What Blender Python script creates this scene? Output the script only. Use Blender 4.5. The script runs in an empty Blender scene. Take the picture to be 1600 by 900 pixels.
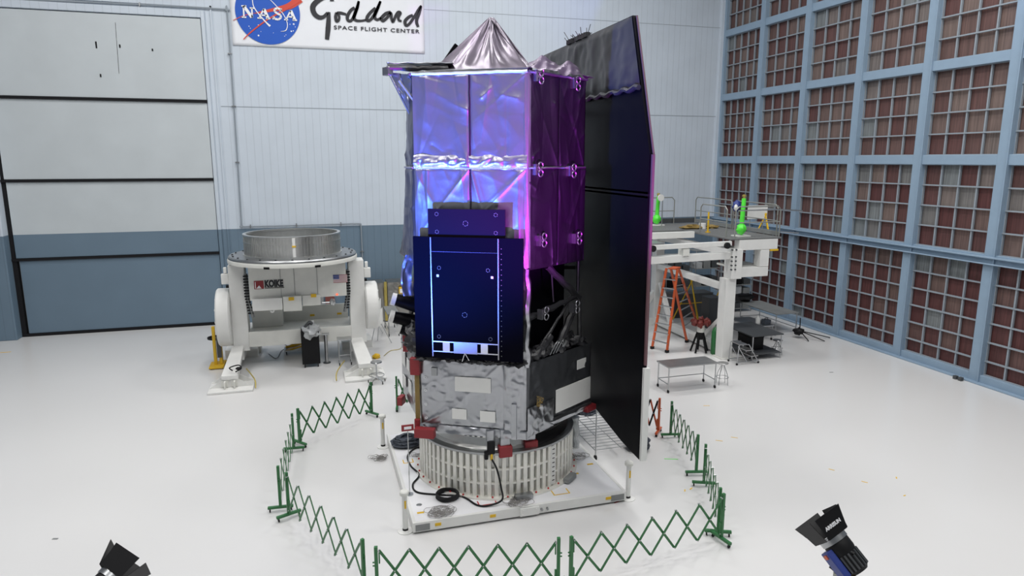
import bpy, math, random
from mathutils import Vector, Matrix, noise, Quaternion
random.seed(7)
PI = math.pi
SC = bpy.context.scene
COL = SC.collection

# ------------------------------------------------------------------ camera, light, exposure
CAM = Vector((0, 0, 7.1)); PITCH = math.radians(10.75); YAW = math.radians(16.6); FPX = 1055.0
cd = bpy.data.cameras.new('camera'); cam = bpy.data.objects.new('camera', cd); COL.objects.link(cam)
cam.location = CAM; cam.rotation_euler = (PI/2 - PITCH, 0, -YAW)
cd.sensor_width = 36; cd.lens = 36*FPX/1600; cd.clip_end = 200
SC.camera = cam
SC.view_settings.view_transform = 'Standard'; SC.view_settings.look = 'None'
SC.view_settings.gamma = 1; SC.view_settings.use_curve_mapping = False
SC.view_settings.exposure = 0.0
W = bpy.data.worlds.new('hall_air'); SC.world = W; W.use_nodes = True
W.node_tree.nodes['Background'].inputs[0].default_value = (0.80, 0.86, 0.93, 1)
W.node_tree.nodes['Background'].inputs[1].default_value = 0.19

def area(x, y, z, w, h, e, col=(1, .985, .965)):
    l = bpy.data.lights.new('high_bay_lamp', 'AREA'); l.shape = 'RECTANGLE'; l.size = w; l.size_y = h
    l.energy = e; l.color = col
    o = bpy.data.objects.new('high_bay_lamp', l); COL.objects.link(o); o.location = (x, y, z)
    return o
for (x, y) in ((-8, 7), (1, 7), (10, 7), (17, 8), (-8, 15), (1, 15), (10, 15), (15, 15), (-8, 23), (1, 24), (10, 24), (0, -3), (10, -3)):
    area(x, y, 19.5, 2.2, 2.2, 590)

# ------------------------------------------------------------------ helpers from image pixels to scene points
_F = Vector((math.sin(YAW)*math.cos(PITCH), math.cos(YAW)*math.cos(PITCH), -math.sin(PITCH)))
_R = Vector((math.cos(YAW), -math.sin(YAW), 0)); _U = _R.cross(_F)
def ray(x, y): return _F*FPX + _R*(x-800) - _U*(y-450)
def gz(x, y, z=0.0):
    d = ray(x, y); return CAM + d*((z-CAM.z)/d.z)
def at(x, y, Y):
    d = ray(x, y); return CAM + d*(Y/d.y)
def ax(x, y, X):
    d = ray(x, y); return CAM + d*(X/d.x)

# ------------------------------------------------------------------ materials
def mat(name, col, rough=.5, metal=0.0, bump=0.0, bscale=8.0, var=0.0, vscale=3.0, spec=.5, stretch=None,
        emit=None, alpha=None, kind='noise', trans=0.0, detail=4, bdist=.05):
    m = bpy.data.materials.new(name); m.use_nodes = True
    nt = m.node_tree; b = nt.nodes['Principled BSDF']
    b.inputs['Base Color'].default_value = (*col, 1); b.inputs['Roughness'].default_value = rough
    b.inputs['Metallic'].default_value = metal; b.inputs['Specular IOR Level'].default_value = spec
    if trans: b.inputs['Transmission Weight'].default_value = trans
    if alpha is not None: b.inputs['Alpha'].default_value = alpha
    tc = nt.nodes.new('ShaderNodeNewGeometry')
    mp = nt.nodes.new('ShaderNodeMapping'); nt.links.new(tc.outputs['Position'], mp.inputs['Vector'])
    if stretch: mp.inputs['Scale'].default_value = stretch
    if var:
        n = nt.nodes.new('ShaderNodeTexNoise'); n.inputs['Scale'].default_value = vscale; n.inputs['Detail'].default_value = 5
        nt.links.new(mp.outputs[0], n.inputs['Vector'])
        r = nt.nodes.new('ShaderNodeMapRange'); r.inputs['From Min'].default_value = .3; r.inputs['From Max'].default_value = .7
        r.inputs['To Min'].default_value = 1-var; r.inputs['To Max'].default_value = 1+var
        nt.links.new(n.outputs['Fac'], r.inputs['Value'])
        mx = nt.nodes.new('ShaderNodeVectorMath'); mx.operation = 'SCALE'
        mx.inputs[0].default_value = col; nt.links.new(r.outputs[0], mx.inputs['Scale'])
        nt.links.new(mx.outputs[0], b.inputs['Base Color'])
    if bump:
        if kind == 'noise':
            n = nt.nodes.new('ShaderNodeTexNoise'); n.inputs['Scale'].default_value = bscale; n.inputs['Detail'].default_value = detail
            out = n.outputs['Fac']
        else:
            n = nt.nodes.new('ShaderNodeTexNoise'); n.inputs['Scale'].default_value = bscale; n.inputs['Detail'].default_value = detail
            try: n.noise_type = 'RIDGED_MULTIFRACTAL'
            except Exception: pass
            out = n.outputs['Fac']
        nt.links.new(mp.outputs[0], n.inputs['Vector'])
        bp = nt.nodes.new('ShaderNodeBump'); bp.inputs['Strength'].default_value = bump; bp.inputs['Distance'].default_value = bdist
        nt.links.new(out, bp.inputs['Height']); nt.links.new(bp.outputs[0], b.inputs['Normal'])
    if emit:
        b.inputs['Emission Color'].default_value = (*emit[0], 1); b.inputs['Emission Strength'].default_value = emit[1]
    return m
M = dict(
    white=mat('white_paint', (.74, .74, .72), .4, var=.03), offwhite=mat('cream_paint', (.70, .70, .66), .45, var=.04),
    deckwhite=mat('platform_white', (.80, .80, .82), .35, var=.03, vscale=2),
    steelblue=mat('steel_blue_paint', (.25, .345, .45), .45, var=.03), mullion=mat('mullion_grey', (.27, .31, .35), .45),
    black=mat('matt_black', (.006, .006, .007), .5, spec=.25), rubber=mat('black_rubber', (.010, .010, .011), .65, spec=.3),
    gasket=mat('door_gasket', (.012, .012, .014), .8, spec=.2),
    panel=mat('black_panel_film', (.003, .003, .007), .5, spec=.015), panel2=mat('upper_panel_film', (.010, .006, .014), .45, spec=.06), ringwall=mat('ring_wall_metal', (.55, .55, .53), .35, .9),
    blackfilm=mat('black_kapton', (.004, .004, .006), .4, bump=.2, bscale=1.4, kind='ridge', spec=.08),
    blackfoil=mat('black_blanket_crumpled', (.028, .028, .032), .40, bump=1, bscale=2.2, kind='ridge', spec=.6),
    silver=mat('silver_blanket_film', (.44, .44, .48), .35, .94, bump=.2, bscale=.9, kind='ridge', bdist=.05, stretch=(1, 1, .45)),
    silver2=mat('silver_blanket_matt', (.46, .47, .50), .28, .95, bump=.8, bscale=6, kind='ridge', bdist=.03), conefilm=mat('shaded_violet_silver_film', (.18, .155, .20), .38, .85, bump=.2, bscale=1.1, kind='ridge', bdist=.05),  # cone film: same silver, with shade and violet light put into its colour
    shadesilver=mat('shaded_silver_film', (.085, .07, .10), .38, .93, bump=.35, bscale=1.8, kind='ridge', stretch=(1, 1, .4)),  # same silver film, the right face's purple shade put into its colour
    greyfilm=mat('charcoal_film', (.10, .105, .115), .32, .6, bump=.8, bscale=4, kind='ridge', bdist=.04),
    alu=mat('machined_aluminium', (.72, .72, .70), .32, 1, var=.06, vscale=6), alud=mat('brushed_steel', (.38, .39, .40), .35, 1),
    steel=mat('stainless_steel', (.50, .51, .52), .30, 1, var=.05), tabletop=mat('stainless_sheet', (.42, .42, .42), .32, .9, var=.08),
    ivory=mat('satin_ivory_aluminium', (.80, .79, .74), .42, .35, var=.06, vscale=5),
    red=mat('red_cover', (.26, .022, .028), .5), redt=mat('red_tape', (.45, .03, .03), .6), yel=mat('yellow_tape', (.72, .45, .02), .6),
    yellow=mat('yellow_paint', (.70, .44, .02), .45), green=mat('green_paint', (.025, .15, .045), .4), lime=mat('lime_green_paint', (.10, .80, .06), .4),
    orange=mat('orange_fibreglass', (.55, .095, .025), .4), blue=mat('deep_blue', (.02, .04, .22), .4),
    patch=mat('white_radiator_paint', (.80, .80, .78), .5), bundle=mat('grey_blue_cable_sleeve', (.06, .07, .09), .35, .3, bump=.7, bscale=20),
    wire=mat('thin_grey_wire', (.20, .19, .18), .5), plastic=mat('clear_plastic', (.55, .57, .58), .25, .2, bump=.8, bscale=5, kind='ridge'),
    darkgrey=mat('dark_grey', (.06, .065, .07), .5), midgrey=mat('mid_grey', (.22, .23, .23), .5, var=.1), grating=mat('deck_grating', (.16, .165, .165), .6, bump=.6, bscale=60),
    bannerw=mat('banner_vinyl', (.80, .82, .86), .55, var=.01), inkblue=mat('emblem_blue', (.005, .09, .50), .5), inkred=mat('emblem_red', (.62, .06, .03), .5),
    ink=mat('black_ink', (.02, .02, .025), .6), inkwhite=mat('white_ink', (.85, .86, .88), .6), amber=mat('amber_insulation', (.25, .17, .05), .5, bump=.6, bscale=12),
    lens=mat('lens_glass', (.5, .5, .55), .05, 1), pole=mat('grey_pole', (.33, .34, .32), .4, .5), goldfoil=mat('yellow_edge_foil', (.45, .36, .10), .4, .4, bump=.6, bscale=12),
    quilt=mat('silver_quilt_cover', (.36, .35, .33), .33, .9, bump=1, bscale=4, kind='ridge'), whitestrip=mat('white_edge', (.75, .76, .74), .4),
    pinkish=mat('pale_rose_film', (.16, .09, .10), .5, spec=.2), shadefilm=mat('shaded_grey_film', (.21, .215, .24), .34, .95, bump=.3, bscale=1.6, kind='ridge', stretch=(1, 1, .5)), greytxt=mat('grey_print', (.25, .25, .26), .6),  # grey film: silver blanket with the left face's shade put into its colour
)
# floor: glossy white epoxy with very faint marks
def floor_mat():
    m = mat('white_epoxy_floor', (.69, .685, .68), .22)
    nt = m.node_tree; b = nt.nodes['Principled BSDF']
    n = nt.nodes.new('ShaderNodeTexNoise'); n.inputs['Scale'].default_value = .35; n.inputs['Detail'].default_value = 2
    g = nt.nodes.new('ShaderNodeNewGeometry'); nt.links.new(g.outputs['Position'], n.inputs['Vector'])
    r = nt.nodes.new('ShaderNodeMapRange'); r.inputs['To Min'].default_value = .235; r.inputs['To Max'].default_value = .265
    nt.links.new(n.outputs['Fac'], r.inputs['Value']); nt.links.new(r.outputs[0], b.inputs['Roughness'])
    return m
# back wall: ribbed metal cladding, white above and blue below z = 4.17 (the paint line is in the real wall)
def wall_mat(ribs=True):
    m = bpy.data.materials.new('two_tone_cladding' if ribs else 'two_tone_door_skin'); m.use_nodes = True
    nt = m.node_tree; b = nt.nodes['Principled BSDF']; L = nt.links.new
    g = nt.nodes.new('ShaderNodeNewGeometry'); s = nt.nodes.new('ShaderNodeSeparateXYZ'); L(g.outputs['Position'], s.inputs[0])
    gt = nt.nodes.new('ShaderNodeMath'); gt.operation = 'GREATER_THAN'; gt.inputs[1].default_value = 4.17; L(s.outputs['Z'], gt.inputs[0])
    mix = nt.nodes.new('ShaderNodeMix'); mix.data_type = 'RGBA'; L(gt.outputs[0], mix.inputs['Factor'])
    mix.inputs['A'].default_value = (.14, .205, .27, 1); mix.inputs['B'].default_value = (.575, .64, .715, 1) if ribs else (.54, .585, .61, 1)
    n = nt.nodes.new('ShaderNodeTexNoise'); n.inputs['Scale'].default_value = .8; n.inputs['Detail'].default_value = 6; L(g.outputs['Position'], n.inputs['Vector'])
    r = nt.nodes.new('ShaderNodeMapRange'); r.inputs['To Min'].default_value = .90; r.inputs['To Max'].default_value = 1.08; L(n.outputs['Fac'], r.inputs['Value'])
    v = nt.nodes.new('ShaderNodeVectorMath'); v.operation = 'SCALE'; L(mix.outputs['Result'], v.inputs[0]); L(r.outputs[0], v.inputs['Scale'])
    L(v.outputs[0], b.inputs['Base Color']); b.inputs['Roughness'].default_value = .5
    if ribs:
        a = nt.nodes.new('ShaderNodeMath'); a.operation = 'MULTIPLY'; a.inputs[1].default_value = 1/.305; L(s.outputs['X'], a.inputs[0])
        f = nt.nodes.new('ShaderNodeMath'); f.operation = 'FRACT'; L(a.outputs[0], f.inputs[0])
        c = nt.nodes.new('ShaderNodeMath'); c.operation = 'LESS_THAN'; c.inputs[1].default_value = .07; L(f.outputs[0], c.inputs[0])
        bp = nt.nodes.new('ShaderNodeBump'); bp.inputs['Strength'].default_value = .5; bp.inputs['Distance'].default_value = .012; bp.invert = True
        L(c.outputs[0], bp.inputs['Height']); L(bp.outputs[0], b.inputs['Normal'])
        k = nt.nodes.new('ShaderNodeMapRange'); k.inputs['To Min'].default_value = 1; k.inputs['To Max'].default_value = .88; L(c.outputs[0], k.inputs['Value'])
        v2 = nt.nodes.new('ShaderNodeVectorMath'); v2.operation = 'SCALE'; L(v.outputs[0], v2.inputs[0]); L(k.outputs[0], v2.inputs['Scale'])
        L(v2.outputs[0], b.inputs['Base Color'])
    return m
def filter_mat():
    m = bpy.data.materials.new('brown_filter_media'); m.use_nodes = True
    nt = m.node_tree; b = nt.nodes['Principled BSDF']; L = nt.links.new
    at_ = nt.nodes.new('ShaderNodeAttribute'); at_.attribute_name = 'cell'
    cr = nt.nodes.new('ShaderNodeValToRGB'); e = cr.color_ramp.elements
    e[0].position = 0; e[0].color = (.085, .028, .027, 1); e[1].position = 1; e[1].color = (.18, .195, .20, 1)
    for p, c in ((.3, (.105, .048, .044)), (.6, (.125, .075, .066)), (.85, (.17, .125, .11)), (.93, (.16, .15, .145))):
        x = e.new(p); x.color = (*c, 1)
    L(at_.outputs['Fac'], cr.inputs['Fac'])
    g = nt.nodes.new('ShaderNodeNewGeometry'); mp = nt.nodes.new('ShaderNodeMapping'); mp.inputs['Scale'].default_value = (1, 22, .8)
    L(g.outputs['Position'], mp.inputs['Vector'])
    n = nt.nodes.new('ShaderNodeTexNoise'); n.inputs['Scale'].default_value = 1; n.inputs['Detail'].default_value = 4; L(mp.outputs[0], n.inputs['Vector'])
    r = nt.nodes.new('ShaderNodeMapRange'); r.inputs['From Min'].default_value = .25; r.inputs['From Max'].default_value = .75
    r.inputs['To Min'].default_value = .65; r.inputs['To Max'].default_value = 1.4; L(n.outputs['Fac'], r.inputs['Value'])
    v = nt.nodes.new('ShaderNodeVectorMath'); v.operation = 'SCALE'; L(cr.outputs[0], v.inputs[0]); L(r.outputs[0], v.inputs['Scale'])
    L(v.outputs[0], b.inputs['Base Color']); b.inputs['Roughness'].default_value = .6
    return m
M['floor'] = floor_mat(); M['wall'] = wall_mat(True); M['door'] = wall_mat(False); M['filter'] = filter_mat()

# ------------------------------------------------------------------ mesh builder
def frame_axes(d, up=Vector((0, 0, 1))):
    d = d.normalized()
    if abs(d.dot(up)) > .98: up = Vector((0, 1, 0)) if abs(d.y) < .9 else Vector((1, 0, 0))
    s = d.cross(up).normalized(); u = s.cross(d).normalized()
    return d, s, u
class MB:
    def __init__(s): s.v = []; s.f = []; s.att = []
    def add(s, vs, fs, a=None):
        n = len(s.v); s.v += [Vector(x) for x in vs]; s.f += [tuple(i+n for i in f) for f in fs]
        s.att += [a if a is not None else 0.0]*len(fs); return s
    def hexa(s, p):
        return s.add(p, [(0, 3, 2, 1), (4, 5, 6, 7), (0, 1, 5, 4), (1, 2, 6, 5), (2, 3, 7, 6), (3, 0, 4, 7)])
    def box(s, x0, x1, y0, y1, z0, z1):
        return s.hexa([(x0, y0, z0), (x1, y0, z0), (x1, y1, z0), (x0, y1, z0), (x0, y0, z1), (x1, y0, z1), (x1, y1, z1), (x0, y1, z1)])
    def cbox(s, c, size, rz=0, rot=None):
        R = rot if rot is not None else Matrix.Rotation(rz, 3, 'Z'); c = Vector(c); h = Vector(size)/2
        return s.hexa([c + R @ Vector((a*h.x, b*h.y, k*h.z)) for k in (-1, 1) for a, b in ((-1, -1), (1, -1), (1, 1), (-1, 1))])
    def beam(s, p, q, w, h, up=Vector((0, 0, 1)), w2=None, h2=None):
        p = Vector(p); q = Vector(q); d, a, u = frame_axes(q-p, up); w2 = w2 or w; h2 = h2 or h
        P = [p + a*x*w/2 + u*y*h/2 for x, y in ((-1, -1), (1, -1), (1, 1), (-1, 1))]
        Q = [q + a*x*w2/2 + u*y*h2/2 for x, y in ((-1, -1), (1, -1), (1, 1), (-1, 1))]
        return s.hexa([P[0], P[1], Q[1], Q[0], P[3], P[2], Q[2], Q[3]])
    def tube(s, pts, r, n=8, closed=False, radii=None):
        pts = [Vector(p) for p in pts]; N = len(pts)
        if N < 2: return s
        prev = None; rings = []
        for i, p in enumerate(pts):
            if closed: t = pts[(i+1) % N] - pts[i-1]
            else: t = pts[min(i+1, N-1)] - pts[max(i-1, 0)]
            if t.length < 1e-9: t = Vector((0, 0, 1))
            t.normalize()
            if prev is None: _, a, u = frame_axes(t)
            else:
                a = prev - t*prev.dot(t)
                if a.length < 1e-6: _, a, u = frame_axes(t)
                a.normalize(); u = a.cross(t)
            prev = a; rr = radii[i] if radii else r
            rings.append([p + a*math.cos(2*PI*k/n)*rr + u*math.sin(2*PI*k/n)*rr for k in range(n)])
        vs = [x for g in rings for x in g]; fs = []
        for i in range(N if closed else N-1):
            j = (i+1) % N
            for k in range(n): fs.append((i*n+k, i*n+(k+1) % n, j*n+(k+1) % n, j*n+k))
        if not closed: fs.append(tuple(reversed(range(n)))); fs.append(tuple((N-1)*n+k for k in range(n)))
        return s.add(vs, fs)
    def cyl(s, p, q, r, n=16, r2=None): return s.tube([p, q], r, n, radii=[r, r2 if r2 is not None else r])
    def lathe(s, prof, c=(0, 0, 0), n=48, a0=0, a1=2*PI, axis=None, cap=False):
        c = Vector(c); full = abs(a1-a0-2*PI) < 1e-6; m = n if full else n+1
        R = Vector((0, 0, 1)).rotation_difference(Vector(axis)).to_matrix() if axis is not None else Matrix.Identity(3)
        vs = []
        for (r, z) in prof:
            for k in range(m):
                a = a0+(a1-a0)*k/n; vs.append(c + R @ Vector((r*math.cos(a), r*math.sin(a), z)))
        fs = []
        for i in range(len(prof)-1):
            for k in range(n):
                k2 = (k+1) % m if full else k+1
                fs.append((i*m+k, i*m+k2, (i+1)*m+k2, (i+1)*m+k))
        if cap and full: fs.append(tuple(reversed(range(m)))); fs.append(tuple((len(prof)-1)*m+k for k in range(m)))
        return s.add(vs, fs)
    def prism(s, pts, off):
        """polygon of 3D points, extruded by vector off"""
        pts = [Vector(p) for p in pts]; off = Vector(off); n = len(pts)
        return s.add(pts+[p+off for p in pts], [tuple(reversed(range(n))), tuple(range(n, 2*n))]+[(i, (i+1) % n, (i+1) % n+n, i+n) for i in range(n)])
    def grid(s, fn, nu, nv):
        vs = [fn(i/nu, j/nv) for j in range(nv+1) for i in range(nu+1)]
        return s.add(vs, [(j*(nu+1)+i, j*(nu+1)+i+1, (j+1)*(nu+1)+i+1, (j+1)*(nu+1)+i) for j in range(nv) for i in range(nu)])
    def blob(s, c, r, n=14, m=9, amp=.15, seed=0, flat=True):
        c = Vector(c); r = Vector(r)
        vs = []
        for j in range(m+1):
            ph = PI*j/m - PI/2
            for i in range(n):
                t = 2*PI*i/n; d = Vector((math.cos(ph)*math.cos(t), math.cos(ph)*math.sin(t), math.sin(ph)))
                k = 1+amp*noise.noise(d*2.2+Vector((seed, seed*.7, 0)))*2
                p = Vector((d.x*r.x*k, d.y*r.y*k, d.z*r.z*k)); vs.append(c+p)
        fs = [(j*n+i, j*n+(i+1) % n, (j+1)*n+(i+1) % n, (j+1)*n+i) for j in range(m) for i in range(n)]
        return s.add(vs, fs)
    def build(s, name, m, parent=None, smooth=False, bevel=0, solid=0, label=None, attr=None, shade_angle=35, kind=None, mats=None):
        o0 = Vector(ROOT.get(parent.name, (0, 0, 0))) if parent is not None else Vector((0, 0, 0))
        me = bpy.data.meshes.new(name)
        me.from_pydata([tuple(v-o0) for v in s.v], [], s.f); me.update()
        me.materials.append(M[m] if isinstance(m, str) else m)
        if attr:
            a = me.attributes.new(attr, 'FLOAT', 'FACE')
            for i, x in enumerate(s.att): a.data[i].value = x
        o = bpy.data.objects.new(name, me); COL.objects.link(o)
        if smooth:
            me.shade_smooth()
            try: me.set_sharp_from_angle(angle=math.radians(shade_angle))
            except Exception: pass
        if bevel:
            b = o.modifiers.new('edge', 'BEVEL'); b.width = bevel; b.segments = 2; b.limit_method = 'ANGLE'
        if solid:
            q = o.modifiers.new('thick', 'SOLIDIFY'); q.thickness = solid; q.offset = -1
        if parent is not None:
            o.parent = parent; ROOT[o.name] = tuple(o0)
        if label: o['label'] = label
        if kind: o['kind'] = kind
        return o
ROOT = {}
def thing(name, label, cat, loc=(0, 0, 0), group=None, rz=0):
    o = bpy.data.objects.new(name, None); COL.objects.link(o); o.location = loc; o.empty_display_size = .2
    ROOT[o.name] = tuple(loc)
    if rz: o.rotation_euler = (0, 0, rz); ROOT[o.name] = (0, 0, 0)
    o['label'] = label; o['category'] = cat
    if group: o['group'] = group
    return o
def tag(o, label, cat, group=None, kind=None):
    o['label'] = label; o['category'] = cat
    if group: o['group'] = group
    if kind: o['kind'] = kind
    return o
def struct(o): o['kind'] = 'structure'; return o
def dup(src, loc, label=None, rz=None):
    def rec(o, par):
        c = o.copy(); COL.objects.link(c)
        if par is not None: c.parent = par
        for ch in [x for x in COL.objects if x.parent == o]: rec(ch, c)
        return c
    c = rec(src, None); c.location = loc
    if rz is not None: c.rotation_euler = (0, 0, rz)
    if label: c['label'] = label
    return c
def text_mesh(name, s, size, M4, m, parent, weight=0, sx=1, align='LEFT', spacing=1):
    cu = bpy.data.curves.new('t', 'FONT'); cu.body = s; cu.size = size; cu.offset = weight; cu.align_x = align; cu.space_character = spacing
    cu.extrude = .004
    o = bpy.data.objects.new('t', cu); COL.objects.link(o); dg = bpy.context.evaluated_depsgraph_get()
    me = bpy.data.meshes.new_from_object(o.evaluated_get(dg)); me.name = name
    bpy.data.objects.remove(o); bpy.data.curves.remove(cu)
    o0 = Vector(ROOT.get(parent.name, (0, 0, 0))) if parent is not None else Vector()
    me.transform(Matrix.Translation(-o0) @ M4 @ Matrix.Diagonal((sx, 1, 1, 1)))
    me.materials.clear(); me.materials.append(M[m])
    q = bpy.data.objects.new(name, me); COL.objects.link(q); q.parent = parent; ROOT[q.name] = tuple(o0)
    return q
def smoothpts(pts, n=8, closed=False):
    P = [Vector(p) for p in pts]; out = []; N = len(P)
    for i in range(N if closed else N-1):
        if closed: a, b, c, d = P[i-1], P[i], P[(i+1) % N], P[(i+2) % N]
        else: a, b, c, d = P[max(i-1, 0)], P[i], P[i+1], P[min(i+2, N-1)]
        for k in range(n):
            t = k/n
            out.append(.5*((2*b)+(-a+c)*t+(2*a-5*b+4*c-d)*t*t+(-a+3*b-3*c+d)*t**3))
    if not closed: out.append(P[-1])
    return out

# ================================================================== THE HALL
WX = 20.4; WY = 31.3
b = MB(); b.box(-26, 26, -14, 36, -.3, 0); struct(b.build('floor', 'floor'))
# back wall around the door opening (door: x -11.55..-3.75, z 0..12.7)
DX0, DX1, DZ = -11.5, -3.82, 12.72
b = MB(); b.box(DX1, 21.5, WY, WY+.4, 0, 20); b.box(DX0-.0, DX1, WY, WY+.4, DZ, 20); struct(b.build('wall_back', 'wall'))
b = MB(); b.box(-26, DX0, WY-.55, WY+.4, 0, 20); struct(b.build('wall_left', 'wall', bevel=.02))
# door jamb trim
b = MB(); b.box(DX1, DX1+.14, WY-.10, WY, 0, DZ+.3); b.box(DX0, DX1, WY-.10, WY, DZ+.02, DZ+.3)
struct(b.build('trim_1', 'wall', bevel=.02))
b = MB(); b.box(DX1+.36, DX1+.42, WY-.05, WY, 0, DZ+.5); b.box(DX0, DX1+.42, WY-.05, WY, DZ+.44, DZ+.5)
struct(b.build('trim_2', 'wall'))
# the great sectional door
dr = bpy.data.objects.new('door_1', None); COL.objects.link(dr); dr.location = (-7.6, WY, 0); ROOT['door_1'] = (-7.6, WY, 0); struct(dr)
zs = [0.05, 3.15, 6.27, 9.45, DZ]
for i in range(4):
    xa = DX0 + (.12 if i == 0 else 0)
    b = MB(); b.box(xa+.12, DX1-.02, WY-.02-.03*i, WY+.25, zs[i]+.07, zs[i+1]-.03); b.build('door_panel', 'door', dr, bevel=.015)
b = MB()
for i, z in enumerate(zs[:4]): b.box(DX0, DX1, WY-.06-.03*i, WY+.2, z-.04 if i else 0, z+.065)
b.box(DX0, DX0+.16, WY-.05, WY+.2, 0, DZ); b.box(DX1-.05, DX1, WY-.01, WY+.2, 0, DZ); b.box(DX0, DX1, WY-.01, WY+.2, DZ-.09, DZ)
b.build('door_seal', 'gasket', dr)
b = MB()
for (x, y, h) in ((150, 70, .25), (187, 72, .12), (157, 118, .12), (238, 78, .10)):
    p = at(x, y, WY-.12); b.box(p.x-.02, p.x+.03, WY-.125, WY-.10, p.z-h/2, p.z+h/2)
p = at(180, 35, WY-.12); q = at(186, 115, WY-.12); b.beam(Vector((p.x, WY-.112, p.z)), Vector((q.x, WY-.112, q.z)), .012, .012)
b.build('scuff_mark', 'gasket', dr)
# horizontal seam on cladding
b = MB(); b.box(DX1+.5, WX, WY-.006, WY, 9.27, 9.30); b.box(DX1+.5, WX, WY-.006, WY, 13.6, 13.62); struct(b.build('trim_3', 'mullion'))
b = MB(); b.box(WX-.14, WX, WY-.14, WY, 0, 20); struct(b.build('trim_4', 'wall'))
# small electrical things on the left wall
p = Vector((-11.95, WY-.6, 2.4))
t = thing('wall_box', 'small white electrical box on the blue wall left of the big door', 'electrical box', (p.x, p.y, p.z))
b = MB(); b.box(p.x-.25, p.x+.06, p.y-.08, p.y+.05, p.z-.1, p.z+.15); b.build('housing', 'white', t, bevel=.01)
b = MB(); b.tube(smoothpts([(p.x-.1, p.y-.03, p.z-.1), (p.x-.05, p.y-.05, p.z-.8), (p.x-.16, p.y-.03, p.z-1.4)]), .015); b.build('cable', 'rubber', t)

# conduits
t = thing('conduit', 'grey pipe conduit running up beside the big door and over the wainscot', 'conduit', (-2.9, WY-.06, 4.2))
y = WY-.07
b = MB(); b.tube(smoothpts([(-11.4, y, 13.02), (-7, y, 13.1), (-3.05, y, 13.12), (-2.86, y, 13.05), (-2.8, y, 12.85), (-2.82, y, 8), (-2.86, y, 4.5), (-2.82, y, 4.33), (-2.7, y, 4.27), (0, y, 4.27), (2.0, y, 4.27), (2.14, y, 4.2), (2.18, y, 4.0), (2.18, y, 1.7)], 6), .028, 8); b.build('pipe', 'mullion', t, smooth=True)
for (x, z, h) in ((-2.82, 11.4, 0), (-2.82, 9.3, 0), (-2.84, 7.0, 0), (-2.5, 4.27, 1), (-.6, 4.27, 1), (1.3, 4.27, 1), (2.18, 3, 0), (-6, 13.11, 1)):
    b = MB(); b.box(x-.02-.06*(1-h), x+.02+.06*(1-h), y-.04, y+.07, z-.02-.06*h, z+.02+.06*h); b.build('bracket', 'alud', t)

# right wall: blue steel frame with bays of filters
cy = [31.3, 28.08, 25.05, 21.98, 18.93, 15.87, 12.8, 9.73]
bz = [(.28, 3.84), (4.16, 6.94), (7.26, 10.04), (10.36, 13.14), (13.46, 16.3)]
b = MB(); b.box(WX+.32, WX+.5, 6, WY+.4, 0, 20); struct(b.build('wall_right', 'mullion'))
for i, y in enumerate(cy):
    b = MB(); b.box(WX, WX+.34, y-.19 if i else y-.28, y+.19 if i else y+.1, 0, 18)
    b.box(WX-.05, WX, y-.19, y-.15, 0, 18) if i else None
    struct(b.build('trim_%d' % (5+i), 'steelblue', bevel=.012))
for k, (z0, z1, pr) in enumerate(((0, .28, .04), (3.84, 4.16, .1), (6.94, 7.26, 0), (10.04, 10.36, 0), (13.14, 13.46, 0), (16.3, 16.6, 0))):
    b = MB(); b.box(WX+.012, WX+.32, 6, WY-.1, z0, z1)
    if k == 1: b.box(WX-.14, WX+.012, 6, WY-.1, z1-.10, z1-.05); b.box(WX-.14, WX+.012, 6, WY-.1, z0+.02, z0+.06)
    if k == 0: b.box(WX-.16, WX+.012, 6, WY-.1, 0, .05)
    struct(b.build('trim_%d' % (20+k), 'steelblue', bevel=.012))
ords = ['first', 'second', 'third', 'fourth', 'fifth', 'sixth', 'seventh']
rown = ['bottom row', 'second row up', 'third row up', 'fourth row up', 'topmost visible row']
for i in range(7):
    for j in range(5):
        if j == 4 and i > 2: continue
        y1, y0 = cy[i]-.19-(.1 if i == 0 else 0), cy[i+1]+.19
        z0, z1 = bz[j]
        n = 5 if i == 0 else 4
        t = thing('filter_bay', 'bay of brown filter squares in blue frame, %s, %s from the corner' % (rown[j], ords[i]), 'air filter', (WX+.2, (y0+y1)/2, z0), 'filter bays of the right wall')
        zc = [z0] + [z1-.62*k for k in range(5, 0, -1)] + [z1] if j == 0 else [z0+(z1-z0)*k/4 for k in range(5)]
        g = MB(); gm = MB()
        ys = [y0+(y1-y0)*k/n for k in range(n+1)]
        for a in range(n):
            for c in range(len(zc)-1):
                r = random.random(); r = r*r*.9 if j < 1 else (r**1.5 if j == 1 else .22+.70*r)
                r = min(1, r*(.8 if j == 0 else 1))
                if random.random() < .04: r = 1
                X = WX+.27
                g.add([(X, ys[a], zc[c]), (X, ys[a], zc[c+1]), (X, ys[a+1], zc[c+1]), (X, ys[a+1], zc[c])], [(0, 1, 2, 3)], r)
        g.build('filter_sheet', 'filter', t, attr='cell')
        for y in ys: gm.box(WX+.16, WX+.23, y-.026, y+.026, z0, z1)
        for z in zc: gm.box(WX+.13, WX+.21, y0, y1, z-.022, z+.022)
        gm.build('grid_frame', 'mullion', t)

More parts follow.
